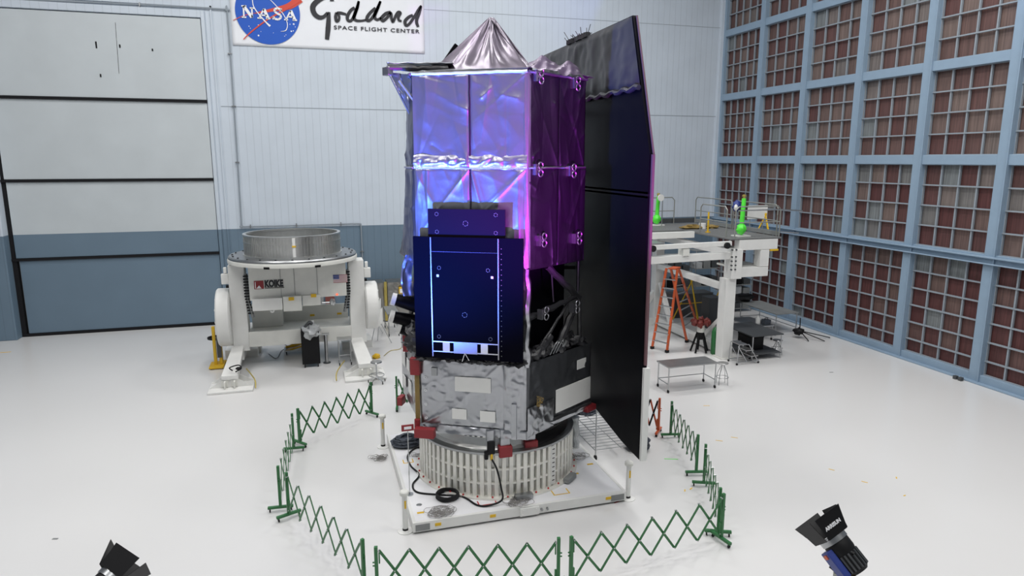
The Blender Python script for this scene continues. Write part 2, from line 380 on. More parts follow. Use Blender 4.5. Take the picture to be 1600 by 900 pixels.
# ------------------------------------------------------------------ banner
BY = WY-.03
bn = thing('banner', 'white banner with round blue emblem and script lettering high on back wall', 'banner', (1.3, BY, 11.75))
x0, x1, z0, z1 = -2.68, 5.27, 11.74, 14.6
b = MB()
def ban(u, v):
    x = x0+(x1-x0)*u; z = z0+(z1-z0)*v
    return Vector((x, BY-.004+.010*noise.noise(Vector((x*.9, z*2.2, 0))), z))
b.grid(ban, 50, 20); b.build('banner_sheet', 'bannerw', bn, smooth=True, solid=.01)
def bp(x, y, d=.03):   # zoomed image pixel -> point on the banner
    p = at(350+x/4.848, y/4.848, BY); return Vector((p.x, BY-d, p.z))
# emblem disc
cen = Vector((-1.23, BY, 13.10)); RR = 1.27
b = MB(); b.lathe([(0, 0), (RR, 0), (RR, .008), (0, .008)], (cen.x, BY-.022, cen.z), 64, axis=(0, -1, 0)); b.build('emblem_disc', 'inkblue', bn)
def ribbon(pts, widths, d, name, m):
    pts = smoothpts(pts, 8); n = len(pts)
    if m == 'ink': widths = [w*1.35+.02 for w in widths]
    wd = []
    for i in range(n):
        u = i/(n-1)*(len(widths)-1); k = min(int(u), len(widths)-2); wd.append(widths[k]+(widths[k+1]-widths[k])*(u-k))
    b = MB(); vs = []
    for i, p in enumerate(pts):
        tg = (pts[min(i+1, n-1)]-pts[max(i-1, 0)]).normalized(); nn = Vector((-tg.z, 0, tg.x))
        for sd in (1, -1):
            for dd in (0, .006): vs.append(Vector((p.x, BY-d-dd, p.z))+nn*wd[i]/2*sd)
    fs = []
    for i in range(n-1):
        a = i*4; c = a+4
        fs += [(a+1, c+1, c+3, a+3), (a, a+2, c+2, c), (a, c, c+1, a+1), (a+2, a+3, c+3, c+2)]
    b.add(vs, fs); return b.build(name, m, bn)
ribbon([bp(575, -10), bp(500, 45), bp(400, 70), bp(235, 102)], [.34, .26, .16, .03], .034, 'emblem_swoosh', 'inkred')
ribbon([bp(232, 100), bp(150, 120), bp(70, 155)], [.02, .03, .02], .034, 'emblem_swoosh', 'inkred')
ribbon([bp(575, -10), bp(470, 70), bp(330, 150), bp(210, 240), bp(148, 300)], [.22, .08, .05, .05, .03], .046, 'emblem_swoosh', 'inkred')
ribbon([bp(215, -10), bp(225, 50), bp(265, 110), bp(320, 172), bp(350, 200)], [.03, .035, .04, .05, .09], .05, 'emblem_orbit', 'inkwhite')
ribbon([bp(340, -10), bp(390, 40), bp(450, 110), bp(480, 180), bp(470, 230), bp(430, 240)], [.02, .03, .03, .03, .03, .01], .05, 'emblem_orbit', 'inkwhite')
b = MB()
for (x, y, r) in ((262, 270, .035), (528, 184, .035), (510, 238, .03), (190, 200, .02), (260, 190, .018), (500, 185, .018), (540, 205, .015), (460, 275, .016), (200, 215, .015), (525, 235, .02), (238, 220, .014), (470, 265, .014), (375, 250, .013), (280, 240, .013)):
    p = bp(x, y, .032); b.lathe([(0, 0), (r, 0), (r, .006), (0, .006)], p, 8, axis=(0, -1, 0))
b.build('emblem_stars', 'inkwhite', bn)
# slab-serif letters of the emblem, as strokes in zoomed coordinates
def strokes(name, segs, w, d, m, parent=bn):
    b = MB()
    for s in segs:
        pts = [bp(*q, d) for q in s[:-1]]; ww = w*s[-1]
        for a, c in zip(pts, pts[1:]):
            dr_ = (c-a).normalized(); b.beam(a, c, ww, .008, Vector((0, 1, 0)))
    b.build(name, m, parent)
LT = [('N', [[(148, 48), (152, 132), .8], [(150, 46), (212, 134), 1.6], [(212, 62), (214, 134), .8], [(132, 47), (170, 47), .7], [(136, 132), (170, 133), .7], [(196, 62), (232, 64), .7]]),
      ('A', [[(302, 70), (268, 138), .8], [(302, 70), (336, 142), 1.6], [(280, 116), (324, 120), .7], [(254, 138), (284, 140), .7], [(318, 142), (352, 144), .7]]),
      ('S', [[(432, 88), (426, 72), (404, 64), (384, 72), (384, 90), (404, 104), (428, 116), (432, 136), (412, 150), (384, 144), (374, 128), 1.1], [(434, 66), (434, 90), .6], [(372, 126), (372, 150), .6]]),
      ('A', [[(505, 82), (470, 152), .8], [(505, 82), (538, 154), 1.6], [(484, 128), (524, 132), .7], [(456, 150), (486, 152), .7], [(520, 154), (554, 156), .7]])]
for nm, sg in LT: strokes('emblem_letter', sg, .075, .056, 'inkwhite')
# script word, drawn as brush strokes
ribbon([bp(770, -25), bp(730, -5), bp(690, 25), bp(672, 60), bp(685, 105), bp(720, 132), bp(755, 128), bp(785, 98)], [.1, .12, .14, .15, .14, .12, .09, .07], .03, 'script_stroke', 'ink')
ribbon([bp(795, 92), bp(792, 150), bp(788, 220), bp(780, 300)], [.07, .12, .14, .11], .03, 'script_stroke', 'ink')
ribbon([bp(815, -20), bp(818, 10)], [.05, .12], .03, 'script_stroke', 'ink')
ribbon([bp(850, 95), bp(846, 130), bp(852, 160), bp(868, 155), bp(872, 125), bp(858, 100), bp(885, 100), bp(925, 110)], [.05, .09, .08, .06, .06, .05, .08, .05], .03, 'script_stroke', 'ink')
ribbon([bp(990, 60), bp(960, 80), bp(935, 125), bp(940, 155), bp(965, 155), bp(990, 110), bp(1012, 50), bp(1020, 10), bp(1008, 60), bp(985, 130), bp(1000, 155), bp(1040, 158), bp(1075, 152)], [.08, .08, .09, .08, .07, .08, .07, .05, .08, .09, .07, .05, .05], .03, 'script_stroke', 'ink')
ribbon([bp(1148, 62), bp(1110, 95), bp(1085, 130), bp(1085, 155), bp(1108, 152), bp(1140, 110), bp(1168, 50), bp(1185, 10), bp(1165, 60), bp(1140, 125), bp(1160, 150), bp(1190, 135)], [.08, .08, .09, .08, .07, .08, .07, .05, .08, .09, .07, .05], .03, 'script_stroke', 'ink')
ribbon([bp(1262, 92), bp(1225, 105), bp(1192, 140), bp(1205, 158), bp(1235, 135), bp(1262, 100), bp(1268, 140), bp(1280, 165), bp(1300, 120), bp(1318, 92), bp(1335, 100), bp(1320, 130), bp(1325, 155), bp(1345, 160)], [.07, .09, .09, .08, .07, .08, .08, .07, .07, .06, .08, .08, .06, .05], .03, 'script_stroke', 'ink')
ribbon([bp(1430, 115), bp(1400, 130), bp(1372, 160), bp(1376, 190), bp(1400, 185), bp(1440, 130), bp(1472, 75), bp(1492, 48), bp(1478, 100), bp(1458, 160), bp(1470, 205)], [.06, .08, .09, .09, .07, .08, .07, .05, .08, .09, .07], .03, 'script_stroke', 'ink')
pa = bp(832, 222, .03); pb = bp(1480, 252, .03)
ang = math.atan2(pb.z-pa.z, pb.x-pa.x)
t = text_mesh('caption_lettering', 'SPACE FLIGHT CENTER', .22, Matrix.Translation(pa) @ Matrix.Rotation(-ang, 4, 'Y') @ Matrix.Rotation(PI/2, 4, 'X'), 'ink', bn, 0.003, spacing=1.18)
wd = max(v.co.x for v in t.data.vertices)-min(v.co.x for v in t.data.vertices)
mn = min(v.co.x for v in t.data.vertices); k = (pb.x-pa.x)/wd
for v in t.data.vertices: v.co.x = mn+(v.co.x-mn)*k

# ================================================================== TRANSPORT PLATFORM AND RING
PX0, PX1, PY0, PY1, PZ = 1.57, 6.07, 11.93, 16.45, .24
pl = thing('transport_platform', 'square white steel transport platform under the telescope', 'platform', (3.82, 14.2, 0))
b = MB(); b.box(PX0+.05, PX1-.05, PY0+.05, PY1-.05, .10, PZ); b.build('deck', 'deckwhite', pl)
for (a, c) in (((PX0, PX1), (PY0, PY0+.07)), ((PX0, PX1), (PY1-.07, PY1)), ((PX0, PX0+.07), (PY0+.07, PY1-.07)), ((PX1-.07, PX1), (PY0+.07, PY1-.07))):
    b = MB(); b.box(a[0], a[1], c[0], c[1], .045, PZ+.006); b.build('side_beam', 'white', pl, bevel=.008)
b = MB(); b.box(PX0+.06, PX1-.06, PY0+.06, PY1-.06, .01, .045); b.build('underframe', 'darkgrey', pl)
b = MB(); b.box(3.72, 4.12, PY0-.035, PY0, .05, .22)
for x in (3.78, 4.06):
    for z in (.09, .18): b.cyl((x, PY0-.05, z), (x, PY0-.03, z), .012, 8)
b.build('splice_plate', 'white', pl, bevel=.005)
b = MB()
for x in (4.18, 4.3): b.cyl((x, PY0-.05, .14), (x, PY0, .14), .025, 10)
b.build('hitch_pin', 'alud', pl)
for x0, x1 in ((1.62, 1.9), (5.72, 6.02)):
    b = MB(); b.box(x0, x1, PY0-.006, PY0, .07, .2); b.build('data_plate', 'midgrey', pl)
for x in (2.0, 3.1, 5.6):
    b = MB(); b.box(x, x+.12, PY0-.008, PY0, .12, .18); b.build('warning_label', 'yel', pl)
for (x, y) in ((1.78, 12.3), (5.35, 13.0), (5.85, 13.35)):
    b = MB(); b.box(x-.07, x+.07, y-.03, y+.03, PZ, PZ+.004); b.build('warning_label', 'yel', pl)
for (x, y) in ((1.8, 12.62), (2.15, 12.62-.9)):
    if y > PY0: b = MB(); b.lathe([(0, .005), (.045, .005), (.06, 0)], (x, y, PZ), 16); b.build('lifting_eye', 'alud', pl)
def corner_tape(name, x, y, w, h, m, z=PZ, f=(0, 1, 1)):
    b = MB(); s = .012
    b.box(x, x+w, y, y+s*2, z, z+.003)
    b.box(x, x+s*2, y+s*2, y+h, z, z+.003) if f[1] else None
    b.box(x+w-s*2, x+w, y+s*2, y+h, z, z+.003) if f[2] else None
    return b, name, m
for a in ((2.95, 12.22, .38, .2, 'redt'), (4.55, 12.2, .36, .22, 'yel'), (5.55, 14.3, .3, .3, 'yel'), (1.75, 14.6, .24, .2, 'yel')):
    bb, _, m = corner_tape('tape_mark', a[0], a[1], a[2], a[3], a[4]); bb.build('tape_mark', m, pl)
# corner stanchions
st_xy = [((1.45, 12.12), 'white corner bollard at the near left corner of the platform'), ((6.17, 12.05), 'white corner bollard at the near right corner of the platform'),
         ((1.45, 16.22), 'white corner bollard at the far left corner of the platform')]
st = thing('corner_bollard', st_xy[0][1], 'bollard', (0, 0, 0), 'corner bollards of the platform')
b = MB(); b.lathe([(0, 0), (.15, 0), (.15, .015), (.06, .03), (.055, .03)], (0, 0, 0), 24); b.build('base_plate', 'white', st, smooth=True)
b = MB(); b.cyl((0, 0, .02), (0, 0, .78), .052, 20); b.build('post', 'white', st, smooth=True)
b = MB(); b.lathe([(.052, .76), (.09, .77), (.09, .83), (.07, .85), (0, .85)], (0, 0, 0), 20); b.build('cap', 'offwhite', st, smooth=True)
b = MB(); b.cyl((0, 0, .025), (0, 0, .07), .056, 20); b.build('collar', 'rubber', st, smooth=True)
b = MB(); b.box(-.012, .022, -.058, -.05, .5, .66); b.build('warning_sticker', 'yel', st)
st.location = (*st_xy[0][0], 0)
for (p, l) in st_xy[1:]: dup(st, (*p, 0), l)
# bracket blocks linking bollard and platform

# ribbed support ring
RC = Vector((3.83, 14.12, 0)); RR_ = 1.70
ring = thing('support_ring', 'large pale ribbed aluminium ring standing on the white platform', 'support ring', (RC.x, RC.y, PZ))
b = MB(); b.lathe([(RR_+.16, PZ), (RR_+.16, PZ+.035), (RR_-.1, PZ+.035), (RR_-.1, PZ)], RC, 96); b.build('base_flange', 'ivory', ring)
b = MB(); b.lathe([(RR_-.03, PZ+.03), (RR_-.03, 1.2), (RR_-.08, 1.2), (RR_-.08, PZ+.03)], RC, 96); b.build('ring_wall', 'ringwall', ring, smooth=True)
b = MB()
NR = 72
for k in range(NR):
    a = 2*PI*k/NR; c = Vector((RC.x+(RR_+.01)*math.cos(a), RC.y+(RR_+.01)*math.sin(a), (PZ+.03+1.19)/2))
    b.cbox(c, (.085, .088, 1.19-PZ-.03), a)
b.build('stiffener_ribs', 'ivory', ring, bevel=.012)
for z in (.55, .86):
    b = MB(); b.lathe([(RR_-.03, z-.02), (RR_+.035, z-.02), (RR_+.035, z+.02), (RR_-.03, z+.02)], RC, 96); b.build('hoop', 'ivory', ring)
b = MB(); b.lathe([(RR_-.12, 1.19), (RR_+.06, 1.19), (RR_+.06, 1.235), (RR_-.0, 1.25), (RR_-.12, 1.25)], RC, 96); b.build('top_rim', 'alud', ring, smooth=True)
b = MB()
for k in range(36):
    a = 2*PI*k/36+.04; b.cyl((RC.x+(RR_+.1)*math.cos(a), RC.y+(RR_+.1)*math.sin(a), PZ+.03), (RC.x+(RR_+.1)*math.cos(a), RC.y+(RR_+.1)*math.sin(a), PZ+.06), .02, 8)
b.build('anchor_bolts', 'redt', ring)
a = math.radians(-62); c = Vector((RC.x+(RR_+.055)*math.cos(a), RC.y+(RR_+.055)*math.sin(a), .74))
b = MB(); b.cbox(c, (.02, .13, .86), a); b.build('scale_strip', 'white', ring)
b = MB()
for k in range(8): b.cbox(Vector((c.x+.012*math.cos(a), c.y+.012*math.sin(a), .40+.1*k)), (.012, .06, .016), a)
b.build('scale_marks', 'ink', ring)
for aa, mm in ((-88, 'alud'), (-48, 'midgrey')):
    a = math.radians(aa); c = Vector((RC.x+(RR_+.2)*math.cos(a), RC.y+(RR_+.2)*math.sin(a), PZ+.08)); b = MB(); b.cbox(c, (.14, .38, .10), a)
    b.build('clamp_block', mm, ring, bevel=.015)

# ================================================================== TELESCOPE
HC = Vector((3.87, 14.45, 0)); HR = 2.22
V = [Vector((HC.x+HR*math.cos(math.radians(-208+60*k)), HC.y+HR*math.sin(math.radians(-208+60*k)), 0)) for k in range(6)]
def fr(k):
    a, c = V[k % 6], V[(k+1) % 6]; d = (c-a); L = d.length; d.normalize(); n = Vector((d.y, -d.x, 0)); return a, d, n, L
def fp(k, s, z, off=0):
    a, d, n, L = fr(k); p = a+d*s+n*off; return Vector((p.x, p.y, z))
sat = thing('space_telescope', 'tall hexagonal space telescope wrapped in silver and black blankets', 'space telescope', (HC.x, HC.y, 1.25))
def rid(p):
    return 1-abs(noise.noise(p))*2
def crump(s, z, seed, vert=1.0):
    """height of a crumpled film at (s, z)"""
    v = Vector((s*1.7+.25*z, z*.32*vert, seed)); w = Vector((s*1.3+z*.9, z*1.1-s*.5, seed+9))
    return .75*rid(v)+.30*rid(w)+.10*rid(w*2.3)
def creases(seed, s0, s1, z0, z1, n):
    r = random.Random(seed*7919+13); out = []
    for i in range(n):
        k = r.random()
        if k < .45:      # hanging folds running down from an edge
            s = r.uniform(s0, s1); a = (s, z1 if r.random() < .6 else z0); q = (s+r.uniform(-.22, .22), r.uniform(z0+.1*(z1-z0), z1-.1*(z1-z0)))
        elif k < .8:     # tension folds from the corners
            a = (r.choice((s0, s1)), r.choice((z0, z1))); q = (r.uniform(s0, s1), r.uniform(z0, z1))
        else: a = (r.uniform(s0, s1), r.uniform(z0, z1)); q = (a[0]+r.uniform(-.4, .4), a[1]+r.uniform(-.25, .25))
        out.append((a, q, r.uniform(.03, .09), r.uniform(-.6, 1)))
    return out
def crease_h(cr, s, z):
    h = 0
    for (ax_, az_), (bx_, bz_), w, k in cr:
        dx, dz = bx_-ax_, bz_-az_; L2 = dx*dx+dz*dz+1e-9
        t = ((s-ax_)*dx+(z-az_)*dz)/L2; tc = min(1, max(0, t))
        d = math.hypot(s-ax_-dx*tc, z-az_-dz*tc); fade = 1-.8*tc
        if d < w*3: h += k*fade*math.exp(-d/w)
    return h
def blanket(name, k, s0, s1, z0, z1, off, m, amp=.035, seed=0, vert=1.0, nu=70, nv=90, edge=.06, cn=20, ca=.034, sfun=None, parent=sat, label=None):
    cr = creases(seed, s0, s1, z0, z1, cn)
    def f(u, v):
        z = z0+(z1-z0)*v
        a0, a1 = (s0, s1) if sfun is None else sfun(z)
        s = a0+(a1-a0)*u
        e = min(1, min(u, 1-u)*abs(a1-a0)/edge, min(v, 1-v)*(z1-z0)/edge)
        return fp(k, s, z, off+amp*e*(crump(s, z, seed, vert)-.4)+ca*min(1, e*2)*crease_h(cr, s, z))
    b = MB(); b.grid(f, nu, nv); return b.build(name, m, parent, smooth=True, shade_angle=60, label=label)
# left edge length of the barrel's left face, measured from V1
def leftlen(z):
    P = [(4.9, 2.0), (5.7, 1.36), (7.0, .9), (8.0, .67), (8.75, .60)]
    for (a, x), (c, y) in zip(P, P[1:]):
        if z <= c: return x+(y-x)*max(0, (z-a)/(c-a))
    return .6
L = 2.22
# barrel: front, right, left faces in blankets, dark inner core behind
for (z0, z1, sd) in ((6.95, 8.68, 1), (5.0, 6.95, 2)):
    blanket('barrel_blanket', 1, 0, 1.12, z0, z1, .02, 'silver', .035, sd)
    blanket('barrel_blanket', 1, 1.12, L, z0, z1, .02, 'silver', .035, sd+5)
    blanket('side_blanket', 2, 0, .92, z0, z1, .01, 'shadesilver', .03, sd+11, label='silver side blanket, shade painted into its colour')
    blanket('side_blanket', 2, .92, 1.86 if z0 < 6 else 1.80, z0, z1, .01, 'shadesilver', .03, sd+17, label='silver side blanket, shade painted into its colour')
    blanket('barrel_blanket', 0, 0, L, z0, z1, .0, 'shadefilm', .09, sd+23, vert=.6, sfun=lambda z: (L-leftlen(z), L))
def f(u, v):
    s = L*u; z = 6.93+.26*v; e = math.sin(PI*v)
    return fp(1, s, z+.03*noise.noise(Vector((s*3, v, 4))), .03+e*(.025+.05*abs(noise.noise(Vector((s*4.5, v*1.5, 2))))+.015*abs(noise.noise(Vector((s*9, v*4, 7))))))
b = MB(); b.grid(f, 150, 14); b.build('seam_bunching', 'silver', sat, smooth=True, shade_angle=60)
# back faces of the barrel
b = MB()
zz = [5.0, 5.7, 6.95, 8.0, 8.68]
def ringpts(z):
    p0 = fp(0, L-leftlen(z), z); p1 = p0.lerp(Vector((V[5].x, V[5].y, z)), .45)+Vector((.25, 0, 0))
    return [p0, p1, Vector((V[5].x, V[5].y-.1, z)), Vector((V[4].x-.35, V[4].y-.1, z)), fp(2, 1.95, z, -.35), fp(2, 1.83, z, 0)]
rows = [ringpts(z) for z in zz]; n = len(rows[0])
b.add([p for r in rows for p in r], [(j*n+i, (j+1)*n+i, (j+1)*n+i+1, j*n+i+1) for j in range(len(zz)-1) for i in range(n-1)])
b.build('barrel_back', 'shadefilm', sat)
b = MB(); top = [fp(1, 0, 8.66), fp(1, L, 8.66)] + list(reversed(ringpts(8.66))); b.prism(top, (0, 0, .02)); b.build('barrel_top', 'blackfilm', sat)
b = MB(); bot = [fp(1, 0, 5.0), fp(1, L, 5.0)] + list(reversed(ringpts(5.0))); b.prism(bot, (0, 0, .02)); b.build('barrel_floor', 'blackfilm', sat)
# seams
b = MB()
for zq, rr in ((6.95, .022), (8.69, .03)):
    for k, s0, s1 in ((1, 0, L), (2, 0, 1.82), (0, L-leftlen(zq), L)):
        b = MB()
        b.tube([fp(k, s0+(s1-s0)*i/20, zq+.012*noise.noise(Vector((i*.7, zq, k))), .03+.012*noise.noise(Vector((i*.9, k, zq)))) for i in range(21)], rr, 6)
        b.build('blanket_seam', 'silver', sat, smooth=True)
b = MB()
for k, s in ((1, 1.12), (2, .92)):
    for z0, z1 in ((5.1, 6.92), (6.98, 8.64)):
        b = MB()
        b.tube([fp(k, s+.012*noise.noise(Vector((i*.5, s, z0))), z0+(z1-z0)*i/16, .035) for i in range(17)], .012, 5)
        b.build('blanket_seam', 'shadesilver', sat)
b = MB()   # rounded corner wrap between front and right faces, runs down to the bus
def cw(u, v):
    z = 5.05+(8.68-5.05)*v; a = math.radians(-148+u*60+30-5); c = fp(2, 0, z)
    ctr = c+(Vector((HC.x, HC.y, z))-c).normalized()*.11
    n1 = fr(1)[2]; n2 = fr(2)[2]; d = n1.lerp(n2, u).normalized()
    return ctr+d*(.12+.012*crump(u, z*2, 3))
b.grid(cw, 10, 80); b.build('corner_wrap', 'silver', sat, smooth=True)
# pink-lit corner post below the barrel
b = MB()
b.tube([fp(2, .02+.03*math.sin(i*1.3), 3.05+1.98*i/14, -.04) for i in range(15)], .09, 8, radii=[.075+.03*random.random() for i in range(15)])
b.build('corner_post_wrap', 'silver2', sat, smooth=True)
# clamps on the right side
def clamp(k, s, z, m='silver'):
    b = MB(); c = fp(k, s, z, .05); a, d, n, _ = fr(k)
    b.cbox(c+d*-.06, (.05, .12, .20), math.atan2(n.y, n.x)-PI/2); b.cbox(c+d*.05+Vector((0, 0, .0)), (.16, .07, .05), math.atan2(d.y, d.x))
    for dz in (.07, -.07):
        q = c+d*.10+Vector((0, 0, dz)); b.tube([q+d*.065*math.cos(t*PI/5)+Vector((0, 0, .065*math.sin(t*PI/5)))+n*.03 for t in range(10)], .014, 6, closed=True)
    b.build('clamp_bracket', m, sat, smooth=True)
for (s, z) in ((.20, 6.92), (1.27, 6.88), (.33, 5.56), (1.50, 5.5), (.42, 4.08), (1.48, 4.04), (.20, 8.62), (1.36, 8.58)): clamp(2, s, z)

# tent on top
apex = Vector((3.85, 14.4, 10.02))
A = at(697, 108, 13.75); Bp = fp(1, 1.5, 8.74, .02); Cc = fp(1, L, 8.74, .03); D = fp(2, .12, 8.76, .0)
E_ = at(838, 108, 15.2); E_.z = 8.74; F_ = Vector((3.7, 16.2, 8.74)); G_ = Vector((2.4, 15.2, 8.74))
base = [A, Bp, Cc, D, E_, F_, G_]
for i in range(7):
    p, q = base[i], base[(i+1) % 7]; nrm = (q-p).cross(apex-p).normalized()
    cen_ = (p+q+apex)/3
    if nrm.dot(cen_-Vector((3.8, 14.4, 9))) < 0: nrm = -nrm
    def f(u, v, p=p, q=q, nrm=nrm, i=i):
        bb_ = p.lerp(q, u); x = bb_.lerp(apex+Vector(((u-.5)*.10, 0, 0)), v**.95)
        e = min(1, u*8, (1-u)*8, v*8, (1-v)*8)
        sag = -.10*math.sin(PI*v)*math.sin(PI*u)
        return x+nrm*(e*(.045*(crump(u*1.6, v*2.0, i*3.1)-.4)+sag))
    b = MB(); b.grid(f, 30, 30); b.build('cone_blanket', 'conefilm', sat, smooth=True, shade_angle=60)
# front skirt between tent and barrel rim
b = MB(); b.prism([A+Vector((0, 0, -.02)), fp(1, 0, 8.7), Bp+Vector((0, 0, -.02)), Cc+Vector((0, 0, -.02)), D, E_, F_, G_], (0, 0, .03)); b.build('lid_sheet', 'silver2', sat)
# crumpled skirt at the right
def f(u, v):
    p = fp(2, -.05+1.95*u, 8.72, .06+.10*v); return p+Vector((0, 0, .34*(1-v)*max(0, math.sin(PI*min(1, u*.95+.1)))*(.75+.25*math.sin(u*11))+.09*crump(u*3, v*2, 5)-.07))
b = MB(); b.grid(f, 40, 10); b.build('skirt_blanket', 'conefilm', sat, smooth=True)
# left: rolled black and silver lip with its struts
T = at(603, 108, 13.7)
def f(u, v):
    p = T.lerp(A+Vector((.1, -.1, 0)), u); return p+Vector((.1*v, -.15+.5*v, .06+.05*crump(u*2, v, 8)-.04*v))
b = MB(); b.grid(f, 36, 8); b.build('lip_blanket', 'silver2', sat, smooth=True, solid=.01)
b = MB(); b.tube([T.lerp(A, i/14)+Vector((0, -.16, .0+.03*noise.noise(Vector((i*.8, 2, 1))))) for i in range(15)], .05, 8, radii=[.045+.045*abs(noise.noise(Vector((i*.9, 0, 3)))) for i in range(15)]); b.build('lip_roll', 'blackfoil', sat, smooth=True)
b = MB(); b.cbox(T+Vector((.02, -.1, -.05)), (.12, .2, .16), .5); b.build('hinge_block', 'alud', sat, bevel=.015)
g1 = at(640, 178, 13.6); g2 = at(655, 168, 13.3)
b = MB(); b.cyl(T+Vector((.05, -.05, -.08)), g1, .02, 8); b.cyl(at(623, 126, 13.3), g2, .028, 8); b.build('lip_strut', 'steel', sat, smooth=True)
def f(u, v):
    a = (T+Vector((.04, 0, -.06))).lerp(g1, v); c = at(655, 118, 13.5).lerp(at(652, 180, 13.5), v); p = a.lerp(c, u)
    return p+Vector((.02, -.05, 0))*crump(u*2, v*2, 4)
b = MB(); b.grid(f, 12, 20); b.build('gusset_blanket', 'silver2', sat, smooth=True)
p, q = at(692, 101, 15.0), at(713, 70, 15.0)
b = MB(); b.beam(p, q, .11, .09); b.build('aperture_arm', 'blackfilm', sat, bevel=.01)
b = MB(); b.beam(p+Vector((.16, 0, .02)), q+Vector((.12, 0, .0)), .09, .09); b.build('aperture_arm', 'silver', sat, bevel=.01)

# truss section between bus and barrel: black core, struts, front post wraps
core = [HC+(v-HC)*.72 for v in V]
b = MB(); b.prism([Vector((p.x, p.y, 3.0)) for p in core], (0, 0, 2.05)); b.build('instrument_core', 'blackfilm', sat)
for (k0, s0, z0_, k1, s1, z1_, r, m) in ((2, .75, 5.0, 2, 1.9, 4.15, .07, 'blackfoil'), (2, .3, 3.1, 2, 1.5, 4.1, .035, 'blackfoil'), (2, .9, 5.0, 2, 1.0, 4.2, .02, 'shadesilver'),
                                         (2, .2, 4.0, 2, 1.7, 4.2, .06, 'blackfoil'), (2, 1.85, 5.0, 2, 1.85, 4.3, .035, 'shadesilver'), (2, 1.9, 4.2, 2, 1.95, 3.1, .05, 'blackfoil'),
                                         (2, 1.1, 3.1, 2, 1.75, 4.0, .08, 'blackfoil'), (2, .35, 3.1, 2, .9, 3.5, .09, 'blackfoil'), (1, .1, 5, 1, .1, 3.1, .06, 'blackfoil'), (0, .3, 5, 0, .9, 3.1, .05, 'blackfoil'), (0, 1.6, 5, 0, .4, 3.3, .05, 'blackfoil')):
    b = MB(); p = fp(k0, s0, z0_, -.12); q = fp(k1, s1, z1_, -.12)
    b.tube([p.lerp(q, i/10)+Vector((0, 0, .015*math.sin(i*2.1))) for i in range(11)], r, 8, radii=[r*(.85+.3*random.random()) for i in range(11)]); b.build('truss_strut', m, sat, smooth=True)
b = MB()
for i in range(7):
    c = fp(2, .3+.27*i, 3.17+.05*(i % 3), -.15); b.blob(c, (.16, .16, .13), amp=.5, seed=i*2.3)
b.build('cable_shroud', 'blackfoil', sat, smooth=True)
b = MB()
for i in range(8): b.blob(fp(1, .1+.28*i, 3.16, .03), (.17, .14, .07), amp=.45, seed=i+20)
b.build('cable_shroud', 'blackfoil', sat, smooth=True)
b = MB()
for j in range(3): b.tube(smoothpts([fp(2, .75+.1*j, 3.15, .0), fp(2, .95+.1*j, 3.4, .03), fp(2, 1.15+.05*j, 3.3, .02), fp(2, 1.1, 3.12, 0)]), .014, 5)
b.build('harness_loop', 'alud', sat, smooth=True)
# left side: black instrument with three white round covers
for (x, y) in ((617, 468), (614, 495), (625, 512)):
    p = at(x, y, 14.3); q = Vector((2.45, 14.2, p.z-.25))
    b = MB(); b.tube([p, p.lerp(q, .35), q], .1, 14, radii=[.125, .15, .2]); tr = b.build('star_tracker', 'blackfilm', sat, smooth=True)
    b = MB(); d = (p-q).normalized(); b.cyl(p-d*.02, p+d*.07, .135, 18); b.build('dust_cap', 'patch', tr, smooth=True)
b = MB()
for i in range(6): b.blob((2.0+.1*(i % 2), 14.2-.13*i, 3.25+.12*(i % 3)), (.18, .2, .2), amp=.5, seed=i*1.9)
b.build('instrument_shroud', 'blackfoil', sat, smooth=True)
def f(u, v):
    a = at(633, 398, 13.9).lerp(at(630, 462, 13.9), v); return a+Vector((.22*u, 0, 0))+Vector((0, -.06, 0))*crump(u, v*3, 2)+Vector((-.07*math.sin(PI*v), 0, 0))
b = MB(); b.grid(f, 8, 20); b.build('hanging_flap', 'silver', sat, smooth=True)

# front black radiator panels
FP_ = .30
def rectpart(name, k, s0, s1, z0, z1, off, th, m, parent=sat, bevel=.004, label=None):
    b = MB(); a, d, n, _ = fr(k)
    b.prism([fp(k, s0, z0, off-th), fp(k, s1, z0, off-th), fp(k, s1, z1, off-th), fp(k, s0, z1, off-th)], n*th); return b.build(name, m, parent, bevel=bevel, label=label)
fpan = rectpart('radiator_panel', 1, .03, 2.2, 3.24, 5.65, FP_, .06, 'panel')
upan = rectpart('upper_panel', 1, .32, 1.84, 5.62, 6.18, FP_-.07, .05, 'panel2')
for s in (.39, 1.72): rectpart('frame_rail', 1, s-.012, s+.012, 3.27, 5.64, FP_+.014, .014, 'silver', fpan)
rectpart('frame_rail', 1, .39, 1.72, 5.36, 5.375, FP_+.012, .012, 'shadesilver', fpan)
for z in (3.58, 3.38): rectpart('frame_rail', 1, .4, 1.72, z-.012, z+.012, FP_+.014, .014, 'alu', fpan)
rectpart('foil_window', 1, .82, 1.30, 3.36, 3.58, FP_+.02, .02, 'silver', fpan)
for s in (.60, 1.37): rectpart('cover_plate', 1, s, s+.14, 3.39, 3.57, FP_+.024, .02, 'patch', fpan)
for s in (.52, 1.6): rectpart('target_square', 1, s-.025, s+.025, 4.87, 4.92, FP_+.008, .008, 'patch', fpan)
def sqmark(s, z, par, off, r=.055):
    b = MB()
    for i in range(6):
        a0 = i*PI/3; a1 = a0+.7
        b.beam(fp(1, s+r*math.cos(a0), z+r*math.sin(a0), off+.004), fp(1, s+r*math.cos(a1), z+r*math.sin(a1), off+.004), .008, .006)
    b.build('fastener_marks', 'midgrey', par)
for s, z in ((1.05, 4.14), (.55, 5.05), (1.52, 5.03), (.52, 3.68), (1.56, 3.68)): sqmark(s, z, fpan, FP_, .05 if s == 1.05 else .035)
